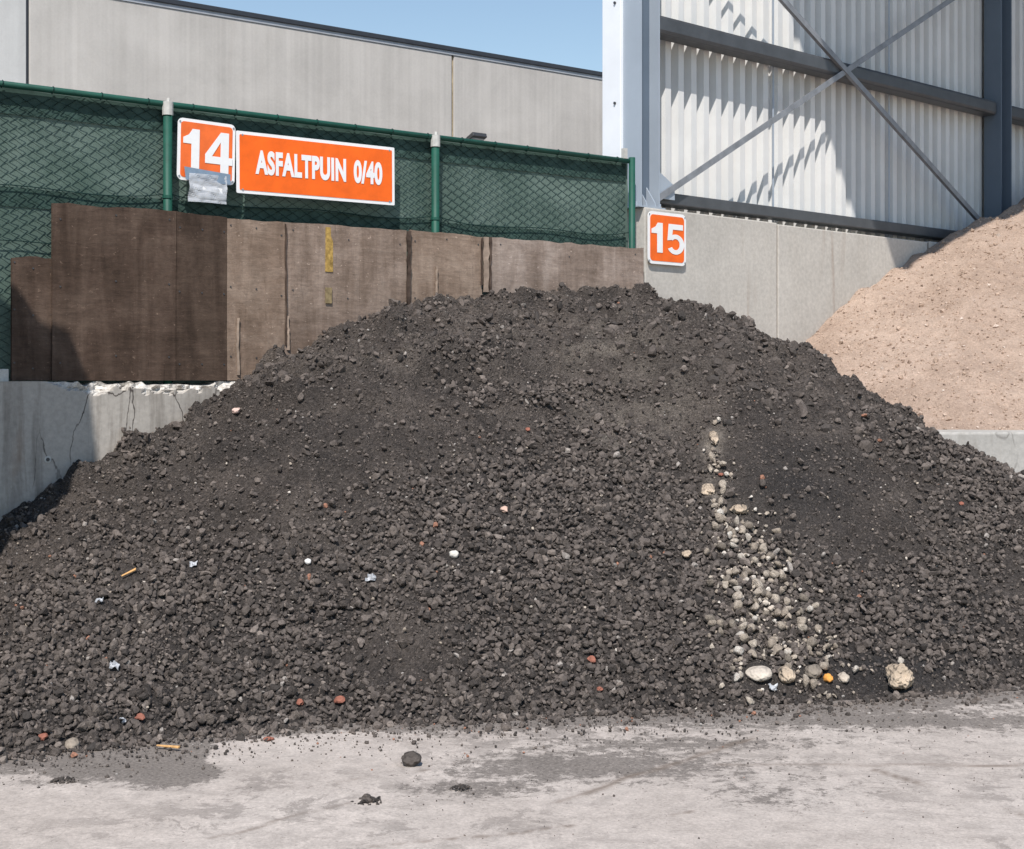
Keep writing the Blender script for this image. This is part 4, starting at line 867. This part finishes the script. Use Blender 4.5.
BR = [((590, 663), .020, 'red brick chip low on the heap, centre'), ((600, 691), .015, 'red brick chip at the heap foot, centre'), ((721, 478), .014, 'tiny bright red chip beside the pale streak near the crest'),
      ((340, 703), .026, 'brown-red broken brick stub standing at the heap foot'), ((44, 740), .020, 'orange brick chip at the lower left heap foot'), ((300, 704), .018, 'orange brick chip left of the brick stub'),
      ((140, 720), .022, 'orange-brown tile piece at the left heap foot'), ((527, 431), .016, 'pinkish red chip on the upper heap, centre'), ((962, 505), .017, 'rust-red flat chip on the right slope of the heap')]
for k, (xy, rd, lb) in enumerate(BR): put('brick_chip', lb, 'brick chip', xy, rd, M['brick'], 120 + k * 5, .7, .35, .06, 2, smooth=False, sink=.1, group='red brick chips')
put('brick_chip', 'orange brick crumb lying on the pale yard before the heap', 'brick chip', (269, 740), .022, M['brick'], 190, .4, .4, .15, 2, smooth=False, ground=True, group='red brick chips')
def splinter(xy, L, ang, label, ground):
    c = Vector((*pxg(*xy), .012)) if ground else Vector(on_heap(*xy)[0]) + Vector((0, -.012, .014)); d = Vector((math.cos(ang), 0, math.sin(ang))) if not ground else Vector((math.cos(ang), math.sin(ang), .02)); k = Vector((0, -.5, .85)) if not ground else Vector((0, 0, 1)); q = d.cross(k).normalized()
    m_ = MB(); P8 = []
    for e, wv in ((-1, .5), (1, .8)):
        for a, b_ in ((-1, -1), (1, -1), (1, 1), (-1, 1)): P8.append(c + d * e * L / 2 + q * a * .010 * wv + k * b_ * .006 * wv)
    m_.hexa(P8); return tag(m_.build('wood_splinter', M['wood'], None, .002), label, 'wood splinter', 'wood splinters')
splinter((168, 749), .115, -.35, 'yellow wood splinter lying on the yard at the left heap foot', True)
splinter((129, 576), .085, .45, 'yellow wood splinter high on the left slope of the heap', False)
def scrap(xy, sz, label, k):
    a, b_ = on_heap(*xy); a = Vector(a); nrm = Vector(b_); u_ = nrm.cross(Vector((0, 0, 1))).normalized(); v_ = nrm.cross(u_); m_ = 7; V = []; F = []
    for side in (0, 1):
        for i in range(m_):
            for j in range(m_):
                e, f = (i / (m_ - 1) - .5) * sz * 1.3, (j / (m_ - 1) - .5) * sz
                V.append(a + u_ * (e + .2 * sz * float(noise(i, j, k, .4, 2))) + v_ * (f + .2 * sz * float(noise(i, j, k, .5, 9))) + nrm * (.018 + .4 * sz * float(noise(i * .5, j * .5, k, .9, 5)) - side * .003))
    L_ = m_ * m_
    for i in range(m_ - 1):
        for j in range(m_ - 1):
            q = i * m_ + j; F += [(q, q + m_, q + m_ + 1, q + 1), (L_ + q, L_ + q + 1, L_ + q + m_ + 1, L_ + q + m_)]
    return tag(MB().add(V, F).build('plastic_scrap', M['plastic']), label, 'plastic scrap', 'white plastic scraps')
for k, (xy, sz, lb) in enumerate([((115, 670), .045, 'crumpled white plastic scrap low on the left of the heap'), ((99, 603), .045, 'white plastic scrap on the left middle slope'), ((193, 567), .045, 'pale plastic shred right of the upper wood splinter'),
      ((772, 690), .05, 'white plastic scrap at the foot below the flat oval stone'), ((120, 723), .04, 'white paper scrap at the left heap foot'), ((372, 582), .055, 'greyish plastic shred in the middle left of the heap')]): scrap(xy, sz * .72, lb, k * 3)
